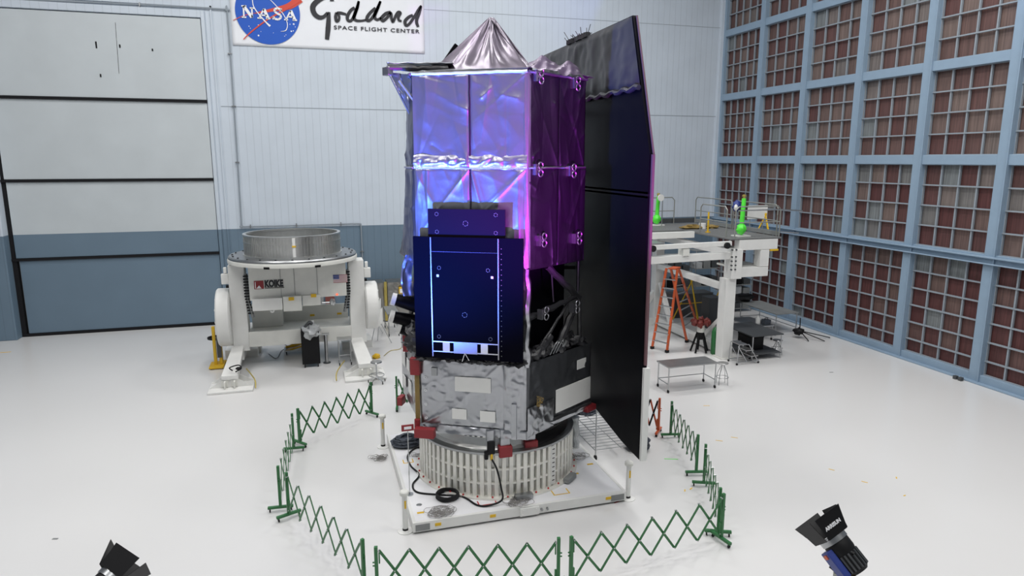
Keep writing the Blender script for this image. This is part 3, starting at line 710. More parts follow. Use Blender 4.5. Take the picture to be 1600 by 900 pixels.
for s, z in ((1.07, 5.91), (.5, 6.08), (1.66, 6.08), (.5, 5.74), (1.66, 5.74)): sqmark(s, z, upan, FP_-.07, .05 if s == 1.07 else .035)
b = MB()
for i in range(22): p = fp(1, 1.78, 3.35+i*.1, FP_+.005); b.cbox(p, (.012, .012, .012), 0)
b.build('rivets', 'midgrey', fpan)
b = MB()
for s0, s1 in ((.2, .2), (2.0, 2.0), (1.1, 1.1)):
    for z in (3.5, 5.3): b.beam(fp(1, s0, z, -.35), fp(1, s1, z, FP_-.06), .05, .05)
for s0 in (.5, 1.6): b.beam(fp(1, s0, 5.8, -.05), fp(1, s0, 5.8, FP_-.12), .05, .05)
b.build('panel_standoffs', 'blackfilm', sat)
b = MB(); c = fp(1, 1.05, 3.38, FP_+.03)
b.tube([c, c+Vector((-.06, -.02, -.16))], .006, 5); b.tube([c, c+Vector((.08, -.02, -.16))], .006, 5); b.build('pull_cord', 'inkwhite', sat)

# bus
BZ0, BZ1 = 1.70, 3.08
b = MB(); ins = [HC+(v-HC)*.965 for v in V]; b.prism([Vector((p.x, p.y, BZ0-.02)) for p in ins], (0, 0, BZ1-BZ0)); b.build('bus_body', 'silver2', sat)
blanket('bus_blanket', 1, 0, 1.75, BZ0, BZ1+.06, .0, 'silver2', .022, 41, nu=80, nv=60, cn=26, ca=.03)
blanket('bus_blanket', 1, 1.75, L, BZ0-.1, BZ1+.06, .01, 'silver2', .05, 44, nu=30, nv=40)
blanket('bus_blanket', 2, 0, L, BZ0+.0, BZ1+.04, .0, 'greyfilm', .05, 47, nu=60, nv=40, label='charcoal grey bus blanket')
blanket('bus_blanket', 0, 0, 1.95, BZ0-.05, BZ1, .0, 'silver2', .04, 52, nu=50, nv=40)
blanket('bus_skirt', 1, .05, L, BZ0-.16, BZ0+.02, .03, 'silver2', .04, 60, nv=10)
blanket('bus_skirt', 2, 0, .85, BZ0-.12, BZ0+.5, .035, 'silver2', .05, 71, nu=40, nv=30, ca=.05)
blanket('bus_skirt', 2, 0, L, BZ0-.10, BZ0+.06, .03, 'silver2', .05, 63, nv=10)
b = MB(); b.prism([Vector((p.x, p.y, BZ1-.02)) for p in ins], (0, 0, .04)); b.build('bus_deck', 'blackfilm', sat)
for (k, s0, s1, z0, z1) in ((1, .75, 1.50, 2.48, 2.79), (1, .68, .99, 1.88, 2.10), (1, 1.27, 1.59, 1.86, 2.09), (2, .92, 2.17, 1.84, 2.35), (2, 1.66, 1.98, 2.62, 2.83),
                            (0, .2, .6, 2.45, 2.8), (0, .85, 1.15, 2.5, 2.75), (0, .3, .6, 1.95, 2.2), (0, 1.0, 1.35, 2.0, 2.3)):
    rectpart('white_radiator', k, s0, s1, z0, z1, .045, .02, 'patch')
b = MB(); b.beam(fp(1, -.06, BZ1-.25, .03), fp(1, -.06, BZ0+.02, .03), .09, .07); b.build('corner_insulation', 'amber', sat)
b = MB(); b.beam(fp(0, 2.06, BZ1-.2, .04), fp(0, 2.06, BZ0, .04), .08, .05)
for i in range(5): b.beam(fp(0, 2.06, 1.8+.26*i, .05), fp(0, 1.97, 1.8+.26*i, .07), .03, .03)
b.build('hinge_rail', 'patch', sat)
b = MB()
for z in (1.85, 2.15, 2.45, 2.72):
    c = fp(1, .12, z, .02); n_ = fr(1)[2]
    b.lathe([(.028, 0), (.028, .012), (.014, .012), (.014, 0)], c, 12, axis=n_)
b.build('grommets', 'inkwhite', sat)
rectpart('connector_box', 1, .26, .38, 2.78, 2.95, .06, .06, 'alud')
b = MB(); c = fp(2, .35, 2.25, .05)
for i in range(10): b.tube(smoothpts([c+Vector((random.uniform(-.08, .08), -.02, random.uniform(-.15, .15))) for _ in range(3)]), .006, 4)
b.build('harness_knot', 'amber', sat)
rectpart('cable_duct', 1, 1.93, 2.03, 1.55, 2.3, .09, .08, 'silver2')
# red covers
def redbox(c, size, rz): b = MB(); b.cbox(c, size, rz); return b.build('red_cover', 'red', sat, bevel=.012, label='red protective cover')
ang0 = math.atan2(fr(0)[1].y, fr(0)[1].x); ang1 = math.atan2(fr(1)[1].y, fr(1)[1].x); ang2 = math.atan2(fr(2)[1].y, fr(2)[1].x)
redbox(at(649, 572, 13.25), (.20, .12, .36), ang1)
redbox(at(664, 676, 13.0), (.42, .16, .20), ang1)
redbox(at(921, 637, 13.3), (.34, .14, .13), ang2)
redbox(at(636, 534, 14.6), (.12, .25, .4), ang1)
redbox(at(627, 625, 14.9), (.12, .25, .2), ang1)
b = MB(); b.cyl(at(652, 655, 13.2), at(652, 668, 13.2), .06, 10); b.build('red_plug', 'red', sat)
# legs with red feet standing on the ring
for (x, m) in ((789, 'alud'), (829, 'alud')):
    y = 12.42+.02 if x < 800 else 12.55
    tp = at(x, 668, y); b = MB(); b.box(tp.x-.10, tp.x+.10, tp.y-.03, tp.y+.07, 1.38, 1.72); b.build('support_tab', 'silver2', sat, bevel=.01)
    b = MB(); b.box(tp.x-.14, tp.x+.14, tp.y-.09, tp.y+.08, 1.14, 1.38); b.build('red_cover', 'red', sat, bevel=.02, label='red foot cover at the ring')
    for dx in (-.07, .07):
        pass
tp = at(765, 672, 12.5); b = MB(); b.box(tp.x-.07, tp.x+.07, tp.y-.05, tp.y+.04, 1.5, 1.72); b.build('sensor_arm', 'silver2', sat)
b = MB(); b.box(tp.x-.06, tp.x+.09, tp.y-.1, tp.y+.0, 1.22, 1.5); b.box(tp.x-.13, tp.x-.05, tp.y-.1, tp.y-.02, 1.12, 1.3); b.build('cable_connector', 'black', sat, bevel=.02)
b = MB(); b.cyl((tp.x+.02, tp.y-.07, 1.1), (tp.x+.02, tp.y-.07, 1.24), .03, 10); b.build('connector_collar', 'yel', sat)
# adapter cone between bus and ring
b = MB(); b.lathe([(1.62, 1.25), (1.55, 1.30), (1.50, 1.48), (1.60, 1.50), (1.60, 1.56), (1.56, 1.56), (1.56, 1.70), (1.3, 1.72)], (RC.x, RC.y, 0), 96); b.build('adapter_cone', 'alu', sat, smooth=True)
b = MB(); b.lathe([(1.63, 1.255), (1.57, 1.31), (1.53, 1.47), (1.625, 1.49), (1.625, 1.57)], (RC.x, RC.y, 0), 60, math.radians(-75), math.radians(60)); b.build('adapter_cover', 'black', sat, smooth=True)
b = MB()
for k in range(90):
    a = 2*PI*k/90
    b.cbox((RC.x+1.612*math.cos(a), RC.y+1.612*math.sin(a), 1.535), (.05, .05, .035), a)
    b.cbox((RC.x+1.572*math.cos(a+.035), RC.y+1.572*math.sin(a+.035), 1.63), (.05, .05, .05), a)
b.build('flange_slots', 'black', sat)

# solar array sun shield wing
wing_yz = [(17.9, 9.8), (12.5, 9.83), (11.62, 7.22), (11.58, 1.1), (12.55, 1.12), (13.85, 1.40), (16.4, 1.5), (17.9, 3.2)]
XW = 6.15
q = ax(970.5, 688.7, XW); wing_yz[4] = (q.y, q.z)
def wingpart(name, z0, z1, m, x0, x1):
    # clip polygon between z0 and z1
    P = wing_yz; out = []
    def clip(P, f):
        o = []
        for i in range(len(P)):
            a, c = P[i], P[(i+1) % len(P)]; fa, fc = f(a), f(c)
            if fa >= 0: o.append(a)
            if fa*fc < 0: t = fa/(fa-fc); o.append((a[0]+(c[0]-a[0])*t, a[1]+(c[1]-a[1])*t))
        return o
    P = clip(P, lambda p: p[1]-z0); P = clip(P, lambda p: z1-p[1])
    b = MB(); b.prism([Vector((x0, y, z)) for y, z in P], (x1-x0, 0, 0)); return b.build(name, m, sat)
wingpart('sunshield_wing', 6.46, 11, 'blackfilm', XW, XW+.10)
wingpart('sunshield_wing', 0, 6.42, 'blackfilm', XW, XW+.10)
b = MB(); b.prism([Vector((XW+.0, 17.6, 6.38)), Vector((XW, 11.62, 6.38)), Vector((XW, 11.62, 6.5)), Vector((XW, 17.6, 6.5))], (.05, 0, 0)); b.build('wing_hinge', 'black', sat)
def f(u, v):   # crumpled blanket over the top of the wing
    z = 8.45+1.36*v; ymin = 12.5+(9.83-z)/(9.83-7.22)*(11.62-12.5)*1.0
    y = ymin+.02+(17.8-ymin)*u
    e = min(1, u*12, v*10, (1-v)*10)
    return Vector((XW-.015-.06*e*abs(crump(y*.9, z*1.2, 31)), y, z))
b = MB(); b.grid(f, 110, 40); b.build('wing_top_blanket', 'blackfoil', sat, smooth=True, shade_angle=60)
b = MB(); b.tube([f(i/40, 0)+Vector((-.03, 0, .03*math.sin(i*1.7))) for i in range(41)], .045, 6, radii=[.03+.03*random.random() for i in range(41)]); b.build('blanket_hem', 'blackfoil', sat, smooth=True)
b = MB()
for i in range(16):
    y = random.uniform(14.6, 15.9); p = Vector((XW, y, 9.8)); b.tube([p, p+Vector((random.uniform(-.15, .1), random.uniform(-.2, .2), random.uniform(.08, .3)))], .008, 4)
    b.cbox(p+Vector((0, 0, .05)), (.1, .12, .1), random.random())
b.build('wire_tuft', 'blackfoil', sat)
b = MB(); b.box(XW+.0, XW+.13, 11.50, 11.57, 1.1, 3.05); b.build('edge_channel', 'whitestrip', sat)
b = MB(); b.box(XW+.03, XW+.08, 11.54, 11.60, 3.1, 7.2); b.build('edge_channel', 'pinkish', sat)
b = MB(); b.beam((XW+.07, 11.58, 7.2), (XW+.07, 12.46, 9.82), .03, .03, Vector((1, 0, 0))); b.build('edge_channel', 'pinkish', sat)
for y in (15.0, 16.0): 
    for z in (2.4, 4.5, 6.8, 8.2): b = MB(); b.beam((XW+.02, y+.3, z), (5.4, y+.5, z), .08, .08); b.build('wing_standoff', 'blackfilm', sat)

# ================================================================== EXPANDING BARRIERS
def barrier(p, q, label, col='green', altcol=None, n=6, grp='expanding barriers around the telescope'):
    p = Vector((p.x, p.y, 0)); q = Vector((q.x, q.y, 0)); Lb = (q-p).length
    t = thing('expanding_barrier', label, 'barrier', (p.x, p.y, 0), grp)
    d = (q-p).normalized(); s = Vector((-d.y, d.x, 0)); up = Vector((0, 0, 1))
    P = lambda x, z, y=0: p+d*x+s*y+up*z
    for e, sg in ((0, 1), (Lb, -1)):
        b = MB(); b.beam(P(e, .10), P(e, 1.0), .055, .055, up=d); b.build('post', col, t, bevel=.004)
        b = MB(); b.beam(P(e, .10, -.25), P(e, .10, .25), .06, .05); ft = b.build('foot', col, t, bevel=.004)
        for yy in (-.21, .21):
            b = MB(); b.cyl(P(e, .035, yy-.012), P(e, .035, yy+.012), .033, 12); b.cyl(P(e, .035, yy), P(e, .09, yy), .012, 6); b.build('caster', 'rubber', ft)
        b = MB(); b.tube([P(e+sg*.05, .92), P(e+sg*.05, .70)], .012, 6); b.cyl(P(e-sg*.03, .72), P(e-sg*.06, .72), .012, 6); b.cyl(P(e-sg*.03, .66), P(e-sg*.06, .66), .012, 6)
        b.beam(P(e+sg*.045, .12), P(e+sg*.045, .42), .035, .035, up=d); b.build('latch', col, t)
    xs = [.05+(Lb-.1)*i/n for i in range(n+1)]
    zt, zb = .92, .20
    for i in range(n):
        b = MB(); b.beam(P(xs[i], zt, .012), P(xs[i+1], zb, .012), .012, .044, up=up); b.build('lattice_bar', altcol or col, t)
        b = MB(); b.beam(P(xs[i], zb, -.012), P(xs[i+1], zt, -.012), .012, .044, up=up); b.build('lattice_bar', col, t)
    b = MB()
    for i in range(n+1):
        for z in (zt, zb): b.cyl(P(xs[i], z, -.028), P(xs[i], z, .028), .012, 8)
        if i < n: b.cyl(P((xs[i]+xs[i+1])/2, (zt+zb)/2, -.028), P((xs[i]+xs[i+1])/2, (zt+zb)/2, .028), .012, 8)
    b.build('rivets', 'steel', t)
    return t
g1_ = lambda x, y: gz(x, y, 1.0)
barrier(g1_(587, 854), g1_(873, 840), 'green expanding barrier in front, straight before the platform at the picture bottom')
barrier(g1_(893, 838), g1_(1131, 771), 'green expanding barrier in front, right of centre, rising toward the right')
barrier(g1_(1103, 694), g1_(1126, 762), 'narrow-looking green expanding barrier on the right, nearest of the two end-on ones')
barrier(g1_(1050, 627), g1_(1091, 679), 'green expanding barrier on the right, just beside the orange and black one')
barrier(g1_(1031, 622), g1_(968, 612), 'orange and black expanding barrier seen behind the black wing', 'orange', 'black', n=5)
barrier(g1_(447, 738), g1_(566, 842), 'green expanding barrier front left, descending toward the picture bottom')
barrier(g1_(434, 728), g1_(456, 646), 'green expanding barrier on the far left, seen almost end-on')
barrier(g1_(465, 638), g1_(579, 597), 'green expanding barrier at the back left, before the white positioner')
barrier(g1_(619, 588), gz(700, 585, 1.0), 'green expanding barrier behind the telescope, only its left post showing')

# ================================================================== FILM LIGHTS
def film_light(pos, D, label, gelcol, energy, blue_box, target, side=1, text=None, boxdir=None, cone=60):
    t = thing('film_light', label, 'studio light', (pos.x, pos.y, 0), 'film lights on stands in the foreground')
    D = D.normalized(); R0 = Vector((0, 0, 1)).rotation_difference(D).to_matrix()
    lb = R0.inverted() @ boxdir; R0 = R0 @ Matrix.Rotation(math.atan2(lb.y, lb.x)+PI/2, 3, 'Z')
    G = lambda x, y, z: pos + R0 @ Vector((x, y, z))
    # body: finned drum along D
    b = MB(); b.lathe([(0, -.34), (.12, -.34), (.15, -.30), (.15, -.10), (.16, -.06), (.16, .04), (.15, .07)], pos, 28, axis=D); b.build('lamp_housing', 'black', t, smooth=True)
    b = MB()
    for k in range(20):
        a = 2*PI*k/20; b.beam(G(.155*math.cos(a), .155*math.sin(a), -.30), G(.155*math.cos(a), .155*math.sin(a), -.10), .012, .02)
    b.build('cooling_fins', 'darkgrey', t)
    b = MB(); b.lathe([(.155, .06), (.17, .06), (.17, .12), (.155, .12)], pos, 28, axis=D); b.build('front_ring', 'alud', t, smooth=True)
    b = MB(); b.lathe([(.10, .085), (.154, .085), (.154, .09), (.10, .09)], pos, 28, axis=D); b.build('lens', 'lens', t)
    # barn doors: four flaps flaring outward
    for k in range(4):
        a = k*PI/2; ca, sa = math.cos(a), math.sin(a)
        w0, w1, ln, fl = (.15, .20, .27, .10) if k % 2 == 0 else (.15, .18, .27, .05)
        q = [(.17, -w0), (.17, w0), (.17+fl, w1), (.17+fl, -w1)]; z = [.125, .125, .125+ln, .125+ln]
        pts = [G(ca*r-sa*s_, sa*r+ca*s_, zz_) for (r, s_), zz_ in zip(q, z)]
        nrm = (pts[1]-pts[0]).cross(pts[3]-pts[0]).normalized()*.006
        b = MB(); b.prism(pts, nrm); fl_ = b.build('barn_door', 'black', t)
        facing = (R0 @ Vector((ca, sa, 0))).dot(-_F)
        if text and facing == max((R0 @ Vector((math.cos(j*PI/2), math.sin(j*PI/2), 0))).dot(-_F) for j in range(4)):
            c0 = (pts[0]+pts[1])/2; up_ = ((pts[2]+pts[3])/2-c0).normalized(); rt = (pts[1]-pts[0]).normalized(); nn = rt.cross(up_).normalized()
            if (c0-pos-D*(c0-pos).dot(D)).dot(nn) < 0: rt = -rt; nn = -nn
            M4 = Matrix((( rt.x, up_.x, nn.x, 0), (rt.y, up_.y, nn.y, 0), (rt.z, up_.z, nn.z, 0), (0, 0, 0, 1)))
            o_ = c0+up_*.11-rt*.13+nn*.010
            text_mesh('door_lettering', text[0], .06, Matrix.Translation(o_) @ M4, 'inkwhite', fl_, .002)
    # ballast / head box in blue, yoke, spigot, cable
    b = MB(); x = -.20*side
    b.cbox(G(0, -.185, -.14), (.15, .09, .34), rot=R0); b.build('electronics_box', blue_box, t, bevel=.012)
    b = MB(); b.cbox(G(0, -.235, -.02), (.06, .012, .05), rot=R0); b.build('orange_label', 'orange', t)
    low = pos+Vector((0, 0, -.36))
    b = MB()
    b.tube([G(.18, 0, -.12), G(.18, 0, -.12)*.3+low*.7+Vector((.10, 0, .02)), low, G(-.18, 0, -.12)*.3+low*.7+Vector((-.10, 0, .02)), G(-.18, 0, -.12)], .016, 8); b.build('yoke', 'black', t, smooth=True)
    b = MB(); b.cyl(low, low+Vector((0, 0, -.22)), .032, 12, .026); b.build('spigot', 'pole', t, smooth=True)
    b = MB(); b.cyl(low+Vector((0, 0, -.20)), Vector((pos.x, pos.y, 1.2)), .018, 12); b.cyl((pos.x, pos.y, 1.25), (pos.x, pos.y, .35), .024, 12); b.build('stand_pole', 'steel', t, smooth=True)
    for k in range(3):
        a = k*2*PI/3+.4; b = MB(); b.tube([(pos.x, pos.y, .9), (pos.x+.55*math.cos(a), pos.y+.55*math.sin(a), .02)], .014, 8)
        b.tube([(pos.x, pos.y, .4), (pos.x+.3*math.cos(a), pos.y+.3*math.sin(a), .46)], .01, 6); b.build('leg', 'steel', t, smooth=True)
    q = G(.04, -.12, -.34)
    b = MB(); b.tube(smoothpts([q, q+Vector((.10, 0, -.12)), q+Vector((.12, 0, -.6)), q+Vector((.08, .02, -1.6)), Vector((pos.x+.2, pos.y, .02))]), .007, 6); b.build('power_cable', 'rubber', t)
    b = MB(); b.cyl(q, q+Vector((.03, 0, -.05)), .03, 10); b.build('cable_plug', 'yellow', t)
    l = bpy.data.lights.new('gel_lamp', 'SPOT'); l.energy = energy; l.color = gelcol; l.spot_size = math.radians(cone); l.spot_blend = 1; l.shadow_soft_size = .09
    lo = bpy.data.objects.new('gel_lamp', l); COL.objects.link(lo); lo.parent = t
    src = pos+D*.16; lo.location = src-Vector((pos.x, pos.y, 0))
    lo.rotation_euler = (target-src).to_track_quat('-Z', 'Y').to_euler()
    return t
film_light(Vector((5.93, 6.02, 2.50)), Vector((-.33, .62, .64)), 'black and blue film light on the right, open barn doors, aimed at the telescope', (.72, .0, 1.0), 9500, 'blue', Vector((4.1, 12.6, 6.9)), text=('ARRISUN', 1), boxdir=-_R*.85-_U*.5-_F*.35, cone=40)
film_light(Vector((-2.62, 8.45, 2.05)), Vector((.62, .60, .45)), 'black film light cut off at the bottom left corner of the picture', (.04, .13, 1.0), 13500, 'blue', Vector((3.0, 12.9, 6.9)), side=-1, boxdir=_F*1.0-_U*.3, cone=50)

# ================================================================== WELDING POSITIONER (left)
CX, CY = -.60, 23.45
po = thing('welding_positioner', 'big white welding positioner with round tilting table and flared legs', 'machine', (CX, CY, 0))
b = MB(); b.lathe([(0, 3.93), (2.0, 3.93), (2.03, 3.95), (2.03, 4.02), (2.0, 4.06), (0, 4.06)], (CX, CY, 0), 72); b.build('table_plate', 'alud', po, smooth=True)
b = MB(); b.lathe([(1.92, 3.84), (2.05, 3.84), (2.06, 3.93), (2.04, 3.97), (1.98, 3.97)], (CX, CY, 0), 72); b.build('table_rim', 'offwhite', po, smooth=True)
b = MB()
for k in range(24):
    a = 2*PI*k/24; b.cyl((CX+1.9*math.cos(a), CY+1.9*math.sin(a), 4.05), (CX+1.9*math.cos(a), CY+1.9*math.sin(a), 4.09), .03, 8)
b.build('table_bolts', 'darkgrey', po)
for a in (-1.95, -1.2): b = MB(); b.cbox((CX+2.055*math.cos(a), CY+2.055*math.sin(a), 3.85), (.03, .18, .07), a); b.build('rim_slot', 'black', po)
rb = thing('machined_ring', 'shiny machined aluminium ring resting on the round table of the positioner', 'ring', (CX, CY-.05, 4.06))
b = MB(); b.lathe([(1.47, 4.06), (1.50, 4.06), (1.50, 4.74), (1.47, 4.74)], (CX, CY-.05, 0), 96); b.build('ring_wall', 'alu', rb, smooth=True)
b = MB()
for k in range(96):
    a = 2*PI*k/96; b.cbox((CX+1.512*math.cos(a), CY-.05+1.512*math.sin(a), 4.40), (.03, .035, .62), a)
b.build('ribs', 'alu', rb)
b = MB(); b.lathe([(1.44, 4.70), (1.54, 4.70), (1.54, 4.75), (1.44, 4.75)], (CX, CY-.05, 0), 96); b.lathe([(1.5, 4.06), (1.56, 4.06), (1.56, 4.10), (1.5, 4.10)], (CX, CY-.05, 0), 96)
b.lathe([(1.5, 4.5), (1.535, 4.5), (1.535, 4.52), (1.5, 4.52)], (CX, CY-.05, 0), 96); b.build('rim', 'alu', rb, smooth=True)
b = MB(); a = -1.53; b.cbox((CX+1.55*math.cos(a), CY-.05+1.55*math.sin(a), 4.41), (.02, .09, .60), a); b.build('gauge_strip', 'patch', rb)
b = MB(); b.cbox((CX+1.565*math.cos(a), CY-.05+1.565*math.sin(a), 4.45), (.02, .12, .05), a); b.build('yellow_marker', 'yel', rb)
# columns, left and right
for sd, xi, xo in ((-1, -2.16, -2.66), (1, 1.14, 1.66)):
    b = MB(); x0, x1 = sorted((xi, xo))
    b.prism([(x0, 23.3, .85), (x1, 23.3, .85), (x1, 23.3, 3.0), (x1+(.0), 23.3, 3.74), (x0, 23.3, 3.74), (x0, 23.3, 3.0)], (0, .75, 0)); cl = b.build('column', 'white', po, bevel=.02)
    xr = xi+(-.04 if sd < 0 else .04)*-1
    b = MB(); b.tube([(xr, 23.26, 3.45-.0), (xr+sd*-.02, 23.22, 2.6), (xr-sd*.14, 23.2, 2.0)], .06, 4); b.build('gear_rack', 'midgrey', po)
    b = MB()
    for i in range(14): z = 3.38-.095*i; b.cbox((xr-sd*.012*max(0, i-7), 23.19, z), (.16, .05, .045), 0)
    b.build('gear_teeth', 'black', po)
    # trunnion drum outside the column
    cx_ = xo+sd*.0; zc, rr = (1.95, .97) if sd < 0 else (2.08, .84)
    b = MB(); b.lathe([(0, 0), (rr-.06, 0), (rr, .05), (rr, .40), (rr-.04, .44), (0, .44)], (cx_, 23.75, zc), 40, axis=(sd, 0, 0)); b.build('trunnion_drum', 'white', po, smooth=True)
    b = MB()
    for i in range(12): a = i*PI/6; b.cyl((cx_+sd*.44, 23.75+(rr-.2)*math.cos(a), zc+(rr-.2)*math.sin(a)), (cx_+sd*.47, 23.75+(rr-.2)*math.cos(a), zc+(rr-.2)*math.sin(a)), .03, 8)
    b.build('drum_bolts', 'offwhite', po)
    # sensor boxes at top outside
    b = MB(); b.cbox((xo+sd*.12, 23.5, 3.28), (.22, .2, .34)); b.cbox((xo+sd*.10, 23.5, 3.56), (.10, .12, .2)); b.build('motor_box', 'white', po, bevel=.02)
    b = MB(); b.cbox((xo+sd*.03, 23.4, 3.04), (.12, .14, .08)); b.build('motor_plug', 'black', po)
def leg(quad, foot, side):
    (ax_, ay_), (bx_, by_), (cx_, cy_), (dx_, dy_) = quad
    P1, P2, P3, P4 = at(ax_, ay_, 24.2), at(bx_, by_, 24.2), at(cx_, cy_, 21.95), at(dx_, dy_, 21.95)
    z1 = (P1.z+P2.z)/2; z2 = (P3.z+P4.z)/2
    T = [Vector((P1.x, 24.2, z1)), Vector((P2.x, 24.2, z1)), Vector((P3.x, 21.95, z2)), Vector((P4.x, 21.95, z2))]
    B = [Vector((p.x, p.y, p.z-.16)) for p in T]
    b = MB(); b.hexa(B+T); b.build('leg_beam', 'white', po, bevel=.012)
    x0, x1 = foot; zt = z2-.16; xm = (P3.x+P4.x)/2
    b = MB(); b.box(x0, x1, 21.55, 22.7, 0, .07); b.build('foot_plate', 'white', po, bevel=.01)
    b = MB()
    for xx in (xm-.16, xm+.12): b.box(xx, xx+.04, 21.75, 23.4, .07, zt)
    b.build('foot_web', 'offwhite', po)
    b = MB()
    b.prism([(x0+.02, 21.98, .07), (x1-.02, 21.98, .07), (max(P3.x, P4.x), 21.98, zt), (min(P3.x, P4.x), 21.98, zt)], (0, .05, 0))
    b.prism([(x0+.02, 22.5, .07), (x1-.02, 22.5, .07), (max(P3.x, P4.x), 22.5, zt), (min(P3.x, P4.x), 22.5, zt)], (0, .05, 0)); b.build('foot_gusset', 'white', po)
    b = MB(); b.box(xm-.25, xm-.06, 21.95, 21.98, .09, .32); b.box(xm+.02, xm+.22, 21.95, 21.98, .09, .32); b.build('access_opening', 'offwhite', po)
    b = MB(); b.box(P1.x+.02, P2.x-.02, 24.2, 26.2, .3, z1-.02); b.build('rear_leg', 'white', po); b = MB(); b.box(x0+.1, x1-.1, 25.6, 26.6, 0, .3); b.build('rear_foot', 'white', po)
leg(((363, 540), (381, 539), (372, 587), (345, 587)), (-3.32, -2.0), -1)
leg(((547, 527), (566, 527), (584, 568), (560, 568)), (.80, 2.12), 1)
# cradle body
b = MB(); b.box(-2.02, 1.04, 22.95, 24.4, 2.60, 3.72); b.build('cradle_body', 'offwhite', po, bevel=.02)
b = MB()
for x in (-1.05, -.62, .1): b.box(x, x+.012, 22.935, 22.95, 2.62, 3.7)
b.build('body_seams', 'midgrey', po)
b = MB(); b.box(-1.95, -1.02, 22.8, 23.4, 2.28, 2.68); b.build('control_box', 'white', po, bevel=.015)
b = MB(); b.box(-1.0, -.42, 22.75, 23.4, 2.22, 2.72); b.build('junction_box', 'offwhite', po, bevel=.015)
b = MB(); b.box(-.40, .18, 22.9, 23.4, 2.34, 2.7); b.build('gear_box', 'offwhite', po, bevel=.015)
for x, z, m in ((-.82, 2.62, 'yel'), (-.12, 2.66, 'yel')):
    b = MB(); b.box(x, x+.17, 22.735 if x < -.5 else 22.885, 22.75 if x < -.5 else 22.9, z-.04, z+.07); b.build('warning_sticker', m, po)
b = MB()
for x in (-1.35, -.75): b.lathe([(.03, 0), (.07, 0), (.07, .03), (.03, .03)], (x, 22.85, 2.26), 12, axis=(0, -1, 0))
b.build('lifting_lugs', 'white', po)
b = MB(); b.cyl((.22, 22.9, 2.42), (.52, 22.9, 2.42), .03, 8); b.blob((.56, 22.9, 2.42), (.10, .08, .12), seed=4); b.build('lock_pin', 'steel', po, smooth=True)
b = MB(); b.cyl((.72, 22.93, 2.66), (.72, 22.95, 2.66), .03, 10); b.build('indicator_light', mat('red_indicator', (.6, .02, .02), .3, emit=((1, .08, .03), 3)), po)
# bottom cross beam and trough
b = MB(); b.box(-2.16, 1.14, 23.25, 23.33, .98, 1.48); b.build('cross_beam', 'offwhite', po, bevel=.01)
b = MB(); b.box(-2.16, 1.14, 23.33, 24.9, 1.36, 1.42); b.build('trough_shelf', 'offwhite', po)
b = MB(); b.box(-2.16, 1.14, 24.9, 24.98, 1.0, 1.95); b.build('rear_beam', 'offwhite', po)
for x in (-1.35, -.2, .75): b = MB(); b.box(x, x+.16, 24.885, 24.9, 1.55, 1.62); b.build('warning_sticker', 'yel', po)
b = MB(); b.box(-2.1, -1.1, 24.2, 24.9, 1.42, 2.2); b.build('drive_box', 'offwhite', po, bevel=.02)
# maker's plate
k = Vector((-1.86, 22.94, 2.98))
b = MB(); b.box(k.x, k.x+.29, k.y-.005, k.y+.01, k.z, k.z+.27); b.build('logo_square', 'red', po)
b = MB(); b.prism([(k.x+.06, k.y-.008, k.z+.02), (k.x+.15, k.y-.008, k.z+.12), (k.x+.22, k.y-.008, k.z+.02)], (0, .003, 0)); b.box(k.x+.03, k.x+.05, k.y-.009, k.y-.005, k.z+.02, k.z+.24)
b.build('logo_mark', 'inkwhite', po)
text_mesh('maker_lettering', 'KOIKE', .30, Matrix.Translation((k.x+.32, k.y-.004, k.z+.06)) @ Matrix.Rotation(PI/2, 4, 'X'), 'ink', po, .018, sx=.66)
b = MB()
for i in range(14): b.box(k.x+.32+.043*i, k.x+.32+.043*i+.03, k.y-.004, k.y+.01, k.z, k.z+.03)
b.build('small_print', 'ink', po)
# flag
fx, fz, fw, fh = .62, 3.06, .46, .27; fy = 22.945
b = MB(); b.box(fx, fx+fw, fy-.006, fy+.01, fz, fz+fh); fl = b.build('flag_sticker', 'inkwhite', po)
b = MB()
for i in range(0, 13, 2): b.box(fx, fx+fw, fy-.009, fy-.005, fz+fh*i/13, fz+fh*(i+1)/13)
b.build('flag_stripes', 'red', fl)
b = MB(); b.box(fx, fx+fw*.42, fy-.012, fy-.006, fz+fh*6/13, fz+fh); b.build('flag_canton', 'blue', fl)
b = MB()
for i in range(5):
    for j in range(4): b.box(fx+.02+.035*i, fx+.03+.035*i, fy-.014, fy-.011, fz+fh*.52+.03*j, fz+fh*.52+.03*j+.01)
b.build('flag_stars', 'inkwhite', fl)
# hoses on the machine foot
b = MB(); b.tube(smoothpts([(-2.5, 21.9, .58), (-2.35, 22.1, .62), (-2.45, 22.35, .66), (-2.7, 22.2, .64), (-2.6, 22.0, .6)]), .02, 6); b.blob((-2.42, 22.05, .64), (.09, .05, .05)); b.build('hose', 'rubber', po, smooth=True)
for x, sg in ((-2.25, 1), (.85, -1)):
    b = MB(); b.tube(smoothpts([(x, 22.6, .45), (x+sg*.15, 22.2, .40), (x+sg*.3, 21.9, .25), (x+sg*.32, 21.7, .06)]), .022, 6); b.build('hose', 'goldfoil', po, smooth=True)

# the frame stands at Y = 24.3; shifted back and scaled about the camera's X and height, keeping its image outline
for o in list(po.children_recursive)+list(rb.children_recursive):
    if o.name.split('.')[0] in ('leg_beam', 'foot_plate', 'foot_web', 'foot_gusset', 'access_opening', 'rear_leg', 'rear_foot', 'hose'): continue
    if o.data.get('moved'): continue
    o.data['moved'] = 1; oo = Vector(ROOT[o.name])
    for v in o.data.vertices:
        w = v.co+oo; w = Vector((w.x*1.036, w.y+.85, w.z*1.036-.256)); v.co = w-oo
